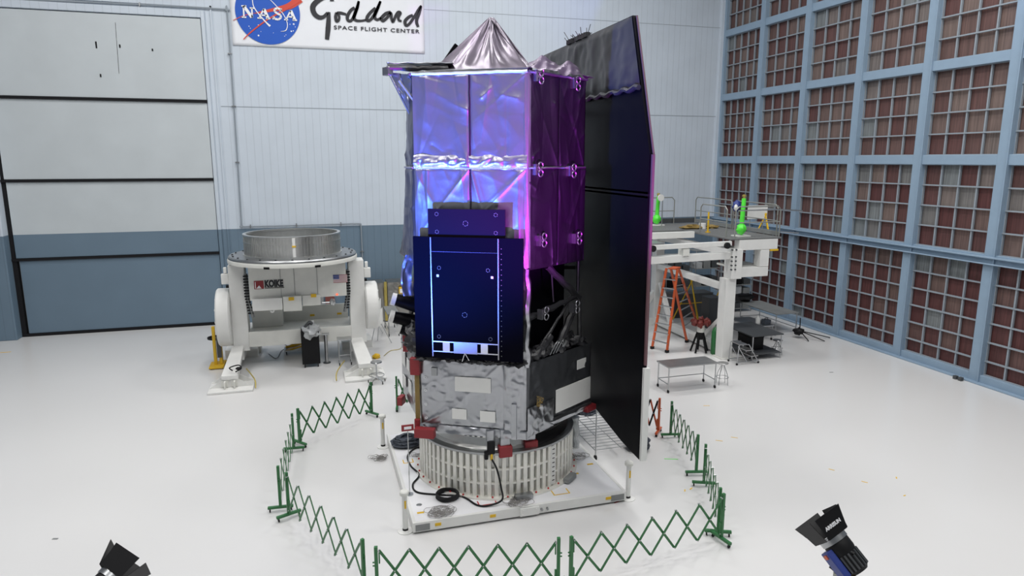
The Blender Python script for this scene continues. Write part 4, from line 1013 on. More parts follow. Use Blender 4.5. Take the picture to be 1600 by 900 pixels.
# things around the positioner
def pt(x, y, z=0): return gz(x, y, z)
c = pt(487, 566); c = c+Vector((0, -.65, 0)); t = thing('wrapped_cart', 'tall black equipment case on casters, clear plastic over its top, under the positioner', 'cart', (c.x, c.y, 0))
b = MB(); b.cbox((c.x, c.y+.25, .72), (.60, .5, 1.2)); b.build('case', 'black', t, bevel=.02)
b = MB(); b.blob((c.x+.05, c.y+.1, 1.30), (.30, .32, .28), amp=.35, seed=3); b.build('plastic_wrap', 'plastic', t, smooth=True)
b = MB(); b.tube(smoothpts([(c.x-.2, c.y, 1.4), (c.x, c.y, 1.62), (c.x+.1, c.y, 1.55)]), .05, 8); b.build('handle', 'darkgrey', t, smooth=True)
for dx in (-.22, .22):
    for dy in (.05, .45): b = MB(); b.cyl((c.x+dx-.02, c.y+dy, .05), (c.x+dx+.02, c.y+dy, .05), .05, 12); b.box(c.x+dx-.015, c.x+dx+.015, c.y+dy-.015, c.y+dy+.015, .05, .13); b.build('caster', 'rubber', t)
c = pt(340, 575); t = thing('yellow_stand', 'yellow upright steel stand with a base plate by the left foot of the positioner', 'stand', (c.x, c.y, 0))
b = MB(); b.box(c.x-.25, c.x+.22, c.y-.2, c.y+.5, .03, .10); b.build('base', 'yellow', t, bevel=.01)
for dx in (-.06, .12): b = MB(); b.box(c.x+dx-.05, c.x+dx+.05, c.y+.1, c.y+.22, .1, 1.45 if dx < 0 else 1.2); b.build('upright', 'yellow', t, bevel=.01)
b = MB(); b.box(c.x+.02, c.x+.16, c.y+.05, c.y+.1, .35, 1.1); b.build('carriage', 'darkgrey', t)
b = MB()
for dx in (-.2, .17): b.cyl((c.x+dx, c.y-.15, .03), (c.x+dx+.03, c.y-.15, .03), .03, 10)
b.build('wheels', 'rubber', t)
c = pt(345, 528, 0.9); t = thing('hose_hanger', 'black hose loop left of the positioner behind the yellow stand', 'hose', (c.x, c.y, 0))
b = MB()
for i in range(3): b.tube([(c.x+.42*math.cos(a*PI/12), c.y+.25*math.sin(a*PI/12), .9+.02*i) for a in range(24)], .025, 6, closed=True)
b.build('hose_loop', 'rubber', t, smooth=True)
b = MB(); b.cyl((c.x, c.y, 0), (c.x, c.y, .9), .025, 8); b.lathe([(0, 0), (.2, 0), (.2, .03), (0, .03)], (c.x, c.y, 0), 16); b.box(c.x-.4, c.x+.4, c.y-.015, c.y+.015, .87, .9); b.build('hanger', 'yellow', t)
# yellow cables on a dolly
c = pt(462, 551); t = thing('cable_dolly', 'low dolly heaped with coiled yellow cables beneath the positioner', 'dolly', (c.x, c.y, 0))
b = MB(); b.box(c.x-.4, c.x+.45, c.y-.25, c.y+.35, .12, .17); b.build('tray', 'steel', t)
for i in range(6):
    b = MB(); r0 = random.uniform(.22, .36)
    b.tube([(c.x+random.uniform(-.02, .02)+r0*1.2*math.cos(a*PI/10), c.y+.05+r0*.8*math.sin(a*PI/10), .22+.06*i+.10*math.cos(a*PI/10+i)) for a in range(20)], .03, 6, closed=True); b.build('cable_coil', 'yellow', t, smooth=True)
b = MB()
for dx in (-.33, .38):
    for dy in (-.18, .28): b.cyl((c.x+dx, c.y+dy, .05), (c.x+dx+.03, c.y+dy, .05), .05, 10); b.cyl((c.x+dx, c.y+dy, .05), (c.x+dx, c.y+dy, .13), .012, 6)
b.build('casters', 'rubber', t)
# dark crate & post behind
c = pt(395, 553); t = thing('steel_crate', 'grey steel crate on the floor under the positioner near its left leg', 'crate', (c.x, c.y, 0))
b = MB(); b.box(c.x-.45, c.x+.3, c.y, c.y+.6, .02, .5); b.build('body', 'offwhite', t, bevel=.015); b = MB(); b.box(c.x-.47, c.x+.32, c.y-.02, c.y+.62, .5, .55); b.build('lid', 'alud', t)
c = pt(511, 567); t = thing('jack_post', 'grey steel post standing on the floor right of the wrapped case', 'post', (c.x, c.y, 0))
b = MB(); b.cyl((c.x, c.y, .03), (c.x, c.y, 1.05), .06, 14); b.build('tube', 'steel', t, smooth=True); b = MB(); b.lathe([(0, 0), (.13, 0), (.13, .03), (0, .03)], (c.x, c.y, 0), 16); b.build('base', 'darkgrey', t); b = MB(); b.box(c.x-.12, c.x+.12, c.y-.12, c.y+.12, 1.05, 1.09); b.build('head_plate', 'steel', t)
def stool_table(c, w, d, h, name, label, top='tabletop', cat='table', shelf=None, casters=True, under=True, grp=None, frame='steel', r=.02):
    t = thing(name, label, cat, (c.x, c.y, 0), grp)
    zb = .10 if casters else 0
    b = MB(); b.box(c.x-w/2, c.x+w/2, c.y-d/2, c.y+d/2, h-.04, h); b.build('tabletop', top, t, bevel=.004)
    for i, (dx, dy) in enumerate(((-1, -1), (1, -1), (1, 1), (-1, 1))):
        x, y = c.x+dx*(w/2-.05), c.y+dy*(d/2-.05)
        b = MB(); b.cyl((x, y, zb), (x, y, h-.04), r, 10); lg = b.build('leg', frame, t, smooth=True)
        if casters: b = MB(); b.cyl((x-.015, y, .05), (x+.015, y, .05), .05, 12); b.box(x-.022, x+.022, y-.012, y+.012, .05, .11); b.build('caster', 'rubber', lg)
    if under:
        b = MB(); z = .28; x0, x1, y0, y1 = c.x-w/2+.05, c.x+w/2-.05, c.y-d/2+.05, c.y+d/2-.05
        b.cyl((x0, y0, z), (x0, y1, z), .014, 8); b.cyl((x1, y0, z), (x1, y1, z), .014, 8); b.cyl((x0, y1, z), (x1, y1, z), .014, 8); b.build('stretcher', frame, t, smooth=True)
    if shelf is not None: b = MB(); b.box(c.x-w/2+.03, c.x+w/2-.03, c.y-d/2+.03, c.y+d/2-.03, shelf, shelf+.03); b.build('shelf', top, t)
    return t
stool_table(pt(538, 572)+Vector((.05, .25, 0)), .5, .45, .95, 'side_table', 'small stainless side table between the case and the right leg of the positioner', top='steel')
def round_stool(c, label, h=.65, grp='round lab stools'):
    t = thing('round_stool', label, 'stool', (c.x, c.y, 0), grp)
    b = MB(); b.lathe([(0, h-.05), (.17, h-.05), (.185, h-.03), (.17, h), (0, h)], (c.x, c.y, 0), 24); b.build('seat', 'steel', t, smooth=True)
    b = MB(); b.cyl((c.x, c.y, .2), (c.x, c.y, h-.05), .025, 10); b.build('stem', 'steel', t, smooth=True)
    b = MB(); b.tube([(c.x+.24*math.cos(a*PI/16), c.y+.24*math.sin(a*PI/16), .26) for a in range(32)], .012, 6, closed=True)
    for k in range(5): a = k*2*PI/5; b.cyl((c.x, c.y, .26), (c.x+.24*math.cos(a), c.y+.24*math.sin(a), .26), .008, 6)
    b.build('foot_ring', 'steel', t, smooth=True)
    for k in range(5):
        a = k*2*PI/5+.3; q = (c.x+.28*math.cos(a), c.y+.28*math.sin(a))
        b = MB(); b.beam((c.x, c.y, .2), (q[0], q[1], .10), .035, .025); lg = b.build('leg', 'steel', t); b = MB(); b.cyl((q[0]-.012, q[1], .045), (q[0]+.012, q[1], .045), .045, 10); b.cyl((q[0], q[1], .045), (q[0], q[1], .1), .01, 6); b.build('caster', 'rubber', lg)
    return t
round_stool(pt(589, 598), 'low round stainless stool on casters at the right foot of the positioner', .72)
# white partition panel on a stand
t = thing('display_panel', 'tilted white panel on thin legs between the positioner and the telescope', 'panel', (2.25, 26.0, 0))
pa_ = [at(580, 482, 26.6), at(594, 466, 26.0), at(594, 508, 26.0), at(580, 510, 26.6)]
def sheet(pts, th): b = MB(); n = (pts[1]-pts[0]).cross(pts[3]-pts[0]).normalized(); b.prism(pts, n*th); return b
sheet([at(581, 492, 26.4), at(594, 466, 26.4), at(594, 492, 26.2), at(581, 514, 26.2)], .05).build('board', 'white', t)
sheet([at(588, 494, 25.4), at(597, 480, 25.4), at(598, 504, 25.3), at(588, 512, 25.3)], .05).build('board', 'white', t)
b = MB(); b.tube([at(586, 508, 25.8), pt(580, 538)], .015, 6); b.tube([at(594, 503, 25.6), pt(612, 536)], .015, 6); b.tube([at(592, 503, 25.6), pt(590, 532)], .015, 6); b.tube([at(589, 505, 26.0), pt(598, 520)], .015, 6); b.build('stand_legs', 'alud', t)
# quilted foil crates at the back wall
for i, (x0, x1, l) in enumerate(((1.75, 2.98, 'silver quilted crate with yellow edge tape against blue wall, right beside positioner'), (3.12, 4.6, 'silver quilted crate against the blue wall, partly hidden behind the telescope'), (4.7, 6.2, 'silver quilted crate against the blue wall, fully behind the telescope'))):
    if i == 2: continue
    t = thing('quilted_crate', l, 'crate', ((x0+x1)/2, 30.2, 0), 'silver quilted crates at the back wall')
    def f(u, v, x0=x0, x1=x1): return Vector((x0+(x1-x0)*u, 29.75+.04*crump(u*2, v*3, 7+x0), .03+1.72*v))
    b = MB(); b.box(x0, x1, 29.82, 30.8, .03, 1.75); b.build('crate_body', 'quilt', t)
    b = MB(); b.grid(f, 24, 30); b.build('quilted_cover', 'quilt', t, smooth=True)
    b = MB(); b.box(x1-.02, x1+.10, 29.68, 29.8, .05, 1.8); b.build('edge_tape', 'goldfoil', t)
    b = MB(); xm = (x0+x1)/2-.1; b.box(xm-.16, xm+.16, 29.64, 29.70, 1.25, 1.55); sg = b.build('sign_frame', 'yel', t)
    b = MB(); b.box(xm-.12, xm+.12, 29.62, 29.64, 1.29, 1.47); b.build('sign_sheet', 'inkwhite', sg)
# small grey cart by the telescope's left
c = pt(614, 530); stool_table(c+Vector((.1, 1.2, 0)), .5, 1.6, .95, 'rolling_cart', 'grey rolling cart just left of the telescope bus', top='midgrey', cat='cart', frame='midgrey')
# yellow hose blob on floor
c = pt(588, 560); o = MB().blob((c.x, c.y, .08), (.14, .12, .09), amp=.4, seed=9).build('yellow_bag', 'yellow', smooth=True); tag(o, 'small bright yellow bag on the floor between positioner and telescope', 'bag')
o = MB().tube(smoothpts([pt(600, 556, .02), pt(610, 548, .02), pt(625, 545, .02), pt(632, 535, .02)]), .012, 5).build('floor_cable', 'goldfoil'); tag(o, 'thin yellow cable on the floor leading to the yellow bag', 'cable')
o = MB().tube(smoothpts([pt(420, 553, .02), pt(432, 560, .02), pt(440, 548, .02), pt(450, 542, .02), pt(440, 536, .02)]), .012, 5).build('floor_cable', 'darkgrey'); tag(o, 'thin dark cable on the floor under the middle of the positioner', 'cable')
# outlet boxes on back wall behind the positioner
p = at(505, 470, WY-.1); t = thing('outlet_panel', 'reddish outlet boxes on the blue wall seen through the positioner', 'outlet', (p.x, WY-.1, p.z))
b = MB(); b.box(p.x-.35, p.x+.02, WY-.14, WY, p.z-.2, p.z+.18); b.build('left_box', 'midgrey', t, bevel=.01); b = MB(); b.box(p.x+.1, p.x+.5, WY-.14, WY, p.z-.2, p.z+.18); b.build('right_box', mat('brown_outlet', (.18, .05, .04), .5), t, bevel=.01)

# ================================================================== WORK PLATFORM (right)
FY = 20.4
wp = thing('work_platform', 'tall white steel work platform with grating deck behind the black wing', 'work platform', (14.3, 22.5, 0))
def wb(name, p, q, w, h, m='white', bevel=.01):
    b = MB(); b.beam(p, q, w, h); return b.build(name, m, wp, bevel=bevel)
def wbox(name, x0, x1, y0, y1, z0, z1, m='white'): b = MB(); b.box(x0, x1, y0, y1, z0, z1); return b.build(name, m, wp, bevel=.01)
wbox('column', 14.0, 14.42, FY, FY+.42, .04, 2.95); wbox('base_plate', 13.95, 14.5, FY-.05, FY+.5, 0, .04, 'offwhite')
wbox('column', 14.12, 14.55, FY-.1, FY+.36, 2.95, 4.0)
wbox('column', 14.12, 14.5, 25.7, 26.1, .04, 4.0); wbox('base_plate', 14.05, 14.6, 25.6, 26.2, 0, .04, 'offwhite')
wbox('column', 9.4, 9.8, FY, FY+.4, .04, 3.55); wbox('base_plate', 9.35, 9.9, FY-.05, FY+.5, 0, .04, 'offwhite')
wb('front_beam', (9.3, FY+.15, 3.70), (14.15, FY+.15, 3.78), .3, .24)
wb('side_beam', (14.3, FY+.4, 2.55), (14.3, 25.8, 2.62), .25, .22)
wb('side_beam', (14.3, FY+.4, .22), (14.3, 25.8, .22), .3, .28)
wb('front_deck_beam', (9.3, FY, 4.16), (14.1, FY, 4.22), .14, .16)
wb('side_beam', (14.3, FY+.4, 3.85), (14.3, 25.8, 3.85), .22, .24)
for (y0, y1, z0, z1) in ((FY+.4, FY+1.2, .9, .35),): wb('brace', (14.25, y0, z0+.6), (14.25, y1+.5, z1), .16, .16)
wb('brace', (14.3, 25.6, 1.9), (14.3, 24.6, .35), .18, .18); wb('brace', (14.3, 25.9, 1.6), (13.3, 25.9, .3), .2, .2)
wb('base_beam', (12.9, 25.9, .14), (14.3, 25.9, .14), .3, .28)
wbox('beam_hanger', 12.2, 12.45, FY-.05, FY+.3, 3.85, 4.1, 'offwhite')
# right outrigger frame
wbox('outrigger_beam', 14.45, 16.05, FY, FY+.3, 3.95, 4.32)
wbox('outrigger_post', 15.35, 15.72, FY, FY+.35, 3.33, 3.94); wbox('outrigger_post', 14.75, 15.05, FY+1.0, FY+1.3, 3.35, 3.95, 'offwhite')
wbox('outrigger_beam', 14.56, 15.72, FY, FY+.35, 2.98, 3.32); wbox('outrigger_shelf', 14.5, 15.72, FY+.35, FY+1.4, 3.25, 3.32, 'offwhite')
wbox('yellow_stop', 15.75, 16.1, FY, FY+.2, 3.88, 3.95, 'yellow')
b = MB()
for z in (3.3, 3.45, 3.6, 3.75, 4.0): b.cyl((14.1, FY-.14, z), (14.1, FY-.08, z), .03, 8); b.cyl((14.26, FY-.14, z), (14.26, FY-.08, z), .03, 8)
b.build('splice_bolts', 'darkgrey', wp)
for x in (13.88, 11.0): b = MB(); b.cyl((x, FY-.16, 4.16), (x, FY-.07, 4.16), .11, 14); b.build('guide_wheel', 'rubber', wp)
# deck
wbox('deck_grating', 14.1, 16.2, FY, 26.3, 4.32, 4.38, 'grating')
wbox('deck_grating', 10.6, 14.1, 23.6, 26.3, 4.32, 4.38, 'grating')
wbox('deck_grating', 10.9, 11.5, FY, 23.6, 4.26, 4.32, 'tabletop')
wbox('deck_edge', 11.9, 14.0, 22.6, 22.75, 4.18, 4.42, 'white')
wbox('inner_sheet', 11.2, 12.6, 23.45, 23.55, 4.30, 4.95, 'tabletop')
wb('toe_board', (14.1, 26.2, 4.5), (16.2, 26.2, 4.5), .04, .2, 'darkgrey')
wb('toe_board', (16.18, FY+.2, 4.48), (16.18, 26.2, 4.48), .04, .16, 'midgrey')
def rail(pts, z0=4.36, h=1.15, name='guard_rail'):
    b = MB(); P = [Vector(p) for p in pts]
    for a, c in zip(P, P[1:]):
        d = (c-a).normalized(); a2 = a+d*.12; c2 = c-d*.12
        b.tube([(a.x, a.y, z0), (a.x, a.y, z0+h-.12), (a2.x, a2.y, z0+h), (c2.x, c2.y, z0+h), (c.x, c.y, z0+h-.12), (c.x, c.y, z0)], .024, 8)
        b.cyl((a.x, a.y, z0+h*.5), (c.x, c.y, z0+h*.5), .02, 8)
    b.build(name, 'pole', wp, smooth=True)
rail([(11.2, 26.1), (12.9, 26.1)]); rail([(13.05, 26.1), (15.1, 26.1)]); rail([(14.3, FY+.1), (16.15, FY+.1)], h=1.12); rail([(16.15, FY+.25), (16.15, 23.3)]); rail([(16.15, 23.4), (16.15, 26.1)]); rail([(14.22, FY+.5), (14.22, 22.6)], h=1.1)
rail([(10.95, FY+.1), (10.95, 22.5)], h=1.1)
b = MB(); b.tube([(14.35, FY+.05, 5.35), (16.1, FY-.0, 5.36), (16.95, FY-.05, 5.30)], .022, 8); b.cyl((16.2, FY+.1, 4.55), (16.9, FY, 4.5), .018, 8); b.build('gate_bar', 'steel', wp, smooth=True)
# lime green jacks on the deck
def jack(c, h, label):
    t = thing('lime_jack', label, 'screw jack', c, 'lime green jacks on the work platform')
    x, y, z = c
    b = MB(); b.box(x-.28, x+.28, y-.2, y+.2, z, z+.04); b.build('base_plate', 'white', t)
    b = MB(); b.blob((x, y, z+.26), (.17, .17, .2), amp=.15); b.build('gear_housing', 'lime', t, smooth=True)
    b = MB(); b.cyl((x, y, z+.3), (x+.04, y, z+h-.14), .085, 16, .075); b.build('column', 'lime', t, smooth=True)
    b = MB(); b.cyl((x+.04, y, z+h-.14), (x+.04, y, z+h), .05, 14); b.lathe([(.05, 0), (.075, 0), (.075, .04), (.05, .04)], (x+.04, y, z+h-.07), 14); b.build('screw_head', 'goldfoil', t, smooth=True)
    return t
p = at(1157, 376, FY+.6); jack((p.x, FY+.6, 4.38), 1.5, 'tall lime green jack on the right of the work platform deck')
p = at(1026, 345, 25.6); jack((p.x, 25.6, 4.38), 1.35, 'lime green jack at the left of the deck beside the black wing')
p = at(1032, 309, 25.3); t = thing('round_gauge', 'round white gauge clamped to the left jack by the black wing', 'gauge', (p.x, 25.3, 4.38))
b = MB(); b.lathe([(0, 0), (.14, 0), (.14, .06), (0, .06)], (p.x, 25.3, p.z), 20, axis=(0, -1, 0)); b.build('dial', 'white', t); b = MB(); b.cyl((p.x+.12, 25.32, 4.38), (p.x+.12, 25.32, p.z), .02, 8); b.build('stem', 'steel', t)
p = at(1184, 332, FY+2.6); t = thing('sign_board', 'white rectangular board on the platform rail, right of lime jack', 'board', (p.x, FY+2.6, 4.38))
b = MB(); b.box(p.x-.45, p.x+.45, FY+2.6, FY+2.64, p.z-.25, p.z+.28); b.build('sheet', 'white', t); b = MB(); b.cyl((p.x-.3, FY+2.66, 4.38), (p.x-.3, FY+2.66, p.z), .02, 8); b.cyl((p.x+.3, FY+2.66, 4.38), (p.x+.3, FY+2.66, p.z), .02, 8); b.build('posts', 'pole', t)
p = at(1151, 322, FY+2.2); t = thing('blue_hoist', 'small deep blue hoist with white end left of the tall lime jack', 'hoist', (p.x, FY+2.2, 4.38))
b = MB(); b.blob((p.x, FY+2.2, p.z), (.14, .16, .22), amp=.2); b.build('body', 'blue', t, smooth=True); b = MB(); b.blob((p.x-.10, FY+2.1, p.z-.05), (.07, .08, .12)); b.build('hook_block', 'white', t, smooth=True); b = MB(); b.cyl((p.x, FY+2.2, 4.38), (p.x, FY+2.2, p.z), .02, 8); b.build('post', 'pole', t)
def yframe(x, y, z, s, label, grp='yellow tripod stands'):
    t = thing('yellow_trestle', label, 'trestle', (x, y, z), grp)
    for k in range(3): a = k*2*PI/3+.5; b = MB(); b.tube([(x, y, z+s), (x+s*.42*math.cos(a), y+s*.42*math.sin(a), z)], .03, 6); b.build('leg', 'yellow', t)
    b = MB(); b.cyl((x, y, z+s), (x, y, z+s*1.15), .05, 8); b.cyl((x-s*.3, y, z+s*.5), (x+s*.3, y, z+s*.5), .02, 6); b.build('head', 'yellow', t)
p = at(1195, 355, 23); yframe(p.x, 23, 4.38, .55, 'small yellow trestle standing on the deck right of the tall lime jack')
t = thing('safety_post', 'yellow post on the deck near the left end of the near rail', 'post', (13.95, 22.5, 4.38)); b = MB(); b.cyl((14.5, 22.5, 4.38), (14.5, 22.5, 5.15), .035, 8); b.build('tube', 'yellow', t)
b = MB(); b.cyl((14.5, 22.5, 4.38), (14.5, 22.5, 4.41), .10, 12); b.build('foot', 'yellow', t)
p = at(1088, 368, 23.8); t = thing('rag_pile', 'yellow and brown rags on the deck with a white drum', 'rags', (p.x, 23.9, 4.38))
b = MB(); b.blob((p.x-.2, 23.8, 4.46), (.45, .15, .09), amp=.4, seed=2); b.blob((p.x+.7, 23.8, 4.44), (.25, .15, .07), amp=.4, seed=5); b.build('rags', 'amber', t, smooth=True)
b = MB(); b.cyl((p.x+.25, 23.8, 4.38), (p.x+.25, 23.8, 4.6), .14, 16); b.build('drum', 'white', t)

# orange step ladder
L1, L2 = gz(1020, 546), gz(1042, 553); L3, L4 = gz(1073, 535), gz(1093, 524)
lad = thing('step_ladder', 'tall orange fibreglass stepladder standing open beside the work platform', 'ladder', (12.6, 22, 0))
top1 = at(1057, 424, 22.2); top2 = at(1063, 424, 21.9); top3 = at(1066, 424, 22.4); top4 = at(1073, 425, 22.0)
TL, TR = Vector((12.72, 22.35, 3.1)), Vector((12.98, 22.0, 3.1)); BL, BR = Vector((12.98, 22.5, 3.08)), Vector((13.2, 22.3, 3.08))
fl_, fr_ = Vector((12.22, 22.32, 0)), Vector((12.5, 21.64, 0)); bl_, br_ = Vector((13.72, 22.35, 0)), Vector((14.0, 23.0, 0))
fr_q = gz(1042, 551); fl_q = gz(1019, 545); bl_q = gz(1073, 535)
legs = ((fl_q, TL), (fr_q, TR), (bl_q, BL), (gz(1092, 516), BR))
for q, tp_ in legs:
    b = MB(); b.beam(q+Vector((0, 0, .05)), tp_, .085, .05, up=Vector((1, .6, 0))); lg = b.build('side_rail', 'orange', lad)
    b = MB(); b.cbox(q+Vector((0, 0, .05)), (.13, .1, .10), .3); b.build('foot', 'rubber', lg)
for i in range(1, 9):
    u = i/9.2; a = fl_q.lerp(TL, u); c = fr_q.lerp(TR, u); b = MB(); b.beam(a, c, .10, .028); b.build('step', 'steel', lad)
for i in range(2, 9):
    u = i/9.2; a = bl_q.lerp(BL, u); c = legs[3][0].lerp(BR, u); b = MB(); b.beam(a, c, .05, .025); b.build('rear_rung', 'steel', lad)
b = MB(); b.cbox((12.96, 22.2, 3.12), (.30, .5, .05), -.9); b.build('top_cap', 'orange', lad, bevel=.01)

# tables, steps, stools on the right
c = Vector((11.15, 18.05, 0)); stool_table(c, 1.75, .75, .85, 'steel_table', 'empty stainless steel table on casters standing alone in front of the platform', grp='stainless tables on the right')
c = Vector((15.55, 20.85, 0)); stool_table(c, 1.3, 1.9, .92, 'steel_table', 'dark topped table with lower shelf right behind the small rolling steps', top='darkgrey', shelf=.2, casters=False, under=False, grp='stainless tables on the right')
c = Vector((18.55, 23.9, 0)); stool_table(c, 1.1, 2.5, .92, 'steel_table', 'steel table nearest the filter wall, black bag on its far end', top='midgrey', grp='stainless tables on the right')
c = Vector((17.0, 22.9, 0)); stool_table(c, 1.0, 1.6, .62, 'low_cart', 'low steel cart with small items between the dark table and filter wall table', top='steel', cat='cart', grp=None)
o = MB().blob((18.2, 25.2, 1.10), (.5, .3, .18), amp=.25, seed=6).build('black_bag', 'black', smooth=True); tag(o, 'black bag lying on the steel table by the filter wall', 'bag')
t = thing('white_bottle', 'small white bottle on the low steel cart', 'bottle', (17.1, 22.6, .62)); b = MB(); b.lathe([(0, .62), (.09, .62), (.09, .8), (.04, .88), (.04, .92), (0, .92)], (17.1, 22.6, 0), 16); b.build('body', 'white', t, smooth=True)
t = thing('toolbox', 'dark blue toolbox beside the white bottle on the low cart', 'toolbox', (17.35, 22.4, .62)); b = MB(); b.box(17.22, 17.5, 22.3, 22.55, .62, .8); b.build('case', 'bundle', t, bevel=.01); b = MB(); b.tube([(17.28, 22.42, .8), (17.3, 22.42, .86), (17.42, 22.42, .86), (17.44, 22.42, .8)], .012, 6); b.build('handle', 'black', t)
# tool case & dark boxes under/behind
def simple_box(name, label, cat, x0, x1, y0, y1, z0, z1, m, grp=None):
    t = thing(name, label, cat, ((x0+x1)/2, (y0+y1)/2, z0), grp); b = MB(); b.box(x0, x1, y0, y1, z0, z1-.06); b.build('body', m, t, bevel=.015)
    b = MB(); b.box(x0-.01, x1+.01, y0-.01, y1+.01, z1-.06, z1); b.build('lid', m, t, bevel=.01); return t
simple_box('equipment_case', 'black equipment case on the lower shelf of the dark topped table', 'case', 15.2, 15.75, 20.4, 21.2, .24, .75, 'black')
simple_box('equipment_case', 'tall dark case standing behind the platform front column, left of table', 'case', 16.0, 16.6, 24.4, 25.0, 0, 1.35, 'darkgrey')
# rolling steps
c = Vector((14.2, 19.6, 0)); t = thing('rolling_steps', 'small grey rolling step unit at the foot of the front column', 'step stool', (14.5, 19.9, 0))
for y in (19.62, 20.12):
    b = MB(); b.tube([(14.98, y, .05), (14.55, y, .72), (14.15, y, .72), (14.1, y, .05)], .02, 8); b.tube([(14.1, y, .1), (14.98, y, .1)], .018, 8); b.tube([(14.12, y, .68), (14.5, y, .1)], .015, 8); b.build('side_frame', 'steel', t, smooth=True)
for (x, z) in ((14.32, .72), (14.62, .48), (14.82, .26)): b = MB(); b.box(x-.16, x+.14, 19.62, 20.12, z, z+.03); b.build('tread', 'tabletop', t)
b = MB()
for (x, y) in ((14.1, 19.62), (14.98, 19.62), (14.1, 20.12), (14.98, 20.12)): b.blob((x, y, .04), (.04, .04, .04), amp=0)
b.build('casters', 'rubber', t)
# two bar stools
def bar_stool(c, label, h=.72):
    t = thing('bar_stool', label, 'stool', (c.x, c.y, 0), 'wire legged lab stools')
    b = MB(); b.lathe([(0, h-.03), (.17, h-.03), (.175, h-.01), (.165, h), (0, h)], (c.x, c.y, 0), 24); b.build('seat', 'tabletop', t, smooth=True)
    for k in range(4):
        a = k*PI/2+.5; ca, sa = math.cos(a), math.sin(a)
        b = MB(); b.tube(smoothpts([(c.x+.04*ca, c.y+.04*sa, h-.03), (c.x+.07*ca, c.y+.07*sa, h-.15), (c.x+.17*ca, c.y+.17*sa, h-.38), (c.x+.20*ca, c.y+.20*sa, 0)], 5), .012, 6); b.build('leg', 'steel', t, smooth=True)
    b = MB(); b.tube([(c.x+.19*math.cos(a*PI/12), c.y+.19*math.sin(a*PI/12), .24) for a in range(24)], .01, 6, closed=True); b.build('foot_ring', 'steel', t, smooth=True); return t
bar_stool(Vector((12.42, 18.0, 0)), 'wire legged stool at the right end of the empty steel table')
bar_stool(Vector((16.35, 20.4, 0)), 'wire legged stool right of the dark topped table', .55)
# tripod on the floor near filter wall
p = Vector((19.0, 22.0, 0)); t = thing('folded_tripod', 'black tripod lying half open on the floor by the filter wall', 'tripod', (19, 22, 0))
for q in ((19.9, 21.7, .03), (19.4, 22.9, .6), (18.7, 21.5, .03), (19.3, 21.3, .03)):
    b = MB(); b.tube([(18.75, 22.1, .3), q], .02, 6); b.build('leg', 'black', t)
b = MB(); b.blob((18.7, 22.1, .28), (.22, .16, .14), amp=.3, seed=3); b.build('head', 'black', t, smooth=True)
# bundle of red-topped jack stands and green cylinder
c = gz(1100, 549)+Vector((-.2, 0, 0)); t = thing('instrument_tripod', 'black tripod mount with dark red top between the ladder and the column', 'tripod', (c.x, c.y, 0))
for k in range(5):
    a = k*2*PI/5; b = MB(); b.tube([(c.x+.08*math.cos(a), c.y+.08*math.sin(a), .85), (c.x+.34*math.cos(a), c.y+.3*math.sin(a), .02)], .04, 6); b.build('leg', 'black', t)
b = MB(); b.cyl((c.x, c.y, .5), (c.x, c.y, 1.0), .13, 12); b.build('centre_column', 'black', t)
b = MB(); b.cyl((c.x, c.y-.02, .78), (c.x, c.y-.02, 1.02), .14, 12); b.build('white_collar', 'offwhite', t)
b = MB()
for k in range(6): a = k*PI/3; b.blob((c.x+.28*math.cos(a), c.y+.22*math.sin(a), 1.12+.05*(k % 2)), (.12, .12, .14), amp=.3, seed=k)
b.build('clamp_heads', mat('dark_red_paint', (.16, .02, .015), .5), t, smooth=True)
c = gz(1117, 553); t = thing('gas_cylinder', 'dark green gas cylinder in front of the white platform column', 'gas cylinder', (c.x, c.y, 0))
b = MB(); b.lathe([(0, .0), (.15, .0), (.16, .03), (.16, .85), (.10, .98), (.05, 1.03), (0, 1.03)], (c.x, c.y, 0), 20); b.build('tank', mat('cylinder_green', (.02, .14, .04), .4), t, smooth=True); b = MB(); b.cyl((c.x, c.y, 1.02), (c.x, c.y, 1.12), .04, 10); b.cyl((c.x-.05, c.y, 1.1), (c.x+.05, c.y, 1.1), .02, 8); b.build('valve', 'alud', t)
# equipment clutter behind: shelving wrapped in plastic, yellow trestles, dark cases
def shelf_rack(x0, x1, y0, y1, h, label, m='midgrey'):
    t = thing('wire_shelving', label, 'shelving', ((x0+x1)/2, (y0+y1)/2, 0), 'wire shelving behind the work platform')
    for x in (x0, x1):
        for y in (y0, y1): b = MB(); b.cyl((x, y, 0), (x, y, h), .02, 8); b.build('upright', 'steel', t)
    for i in range(4): b = MB(); z = .15+(h-.2)*i/3; b.box(x0, x1, y0, y1, z, z+.03); b.build('shelf', m, t)
    for i in range(3):
        z = .18+(h-.2)*i/3
        for k in range(3): b = MB(); w = (x1-x0)/3; b.box(x0+w*k+.05, x0+w*(k+1)-.05, y0+.08, y1-.08, z, z+random.uniform(.2, .5)); b.build('stored_box', random.choice(['darkgrey', 'black', 'midgrey', 'plastic']), t, bevel=.01)
    return t
shelf_rack(at(1040, 470, 28.6).x, at(1078, 470, 28.6).x, 28.6, 29.3, 2.6, 'wire shelving with dark boxes behind the platform, under the deck beam')
shelf_rack(at(1088, 470, 28.2).x, at(1126, 470, 28.2).x, 28.4, 29.2, 2.8, 'wire shelving with dark boxes behind the platform, nearer the filter wall corner')
shelf_rack(18.5, 19.9, 26.9, 27.6, 1.9, 'wire shelving with dark boxes in the corner beside the filter wall')
simple_box('equipment_case', 'dark case on the floor behind the stepladder at the back wall', 'case', 15.6, 17.6, 26.6, 27.4, 0, 1.1, 'darkgrey')
yframe(15.7, 25.4, 0, 1.9, 'yellow trestle behind the stepladder under the deck')
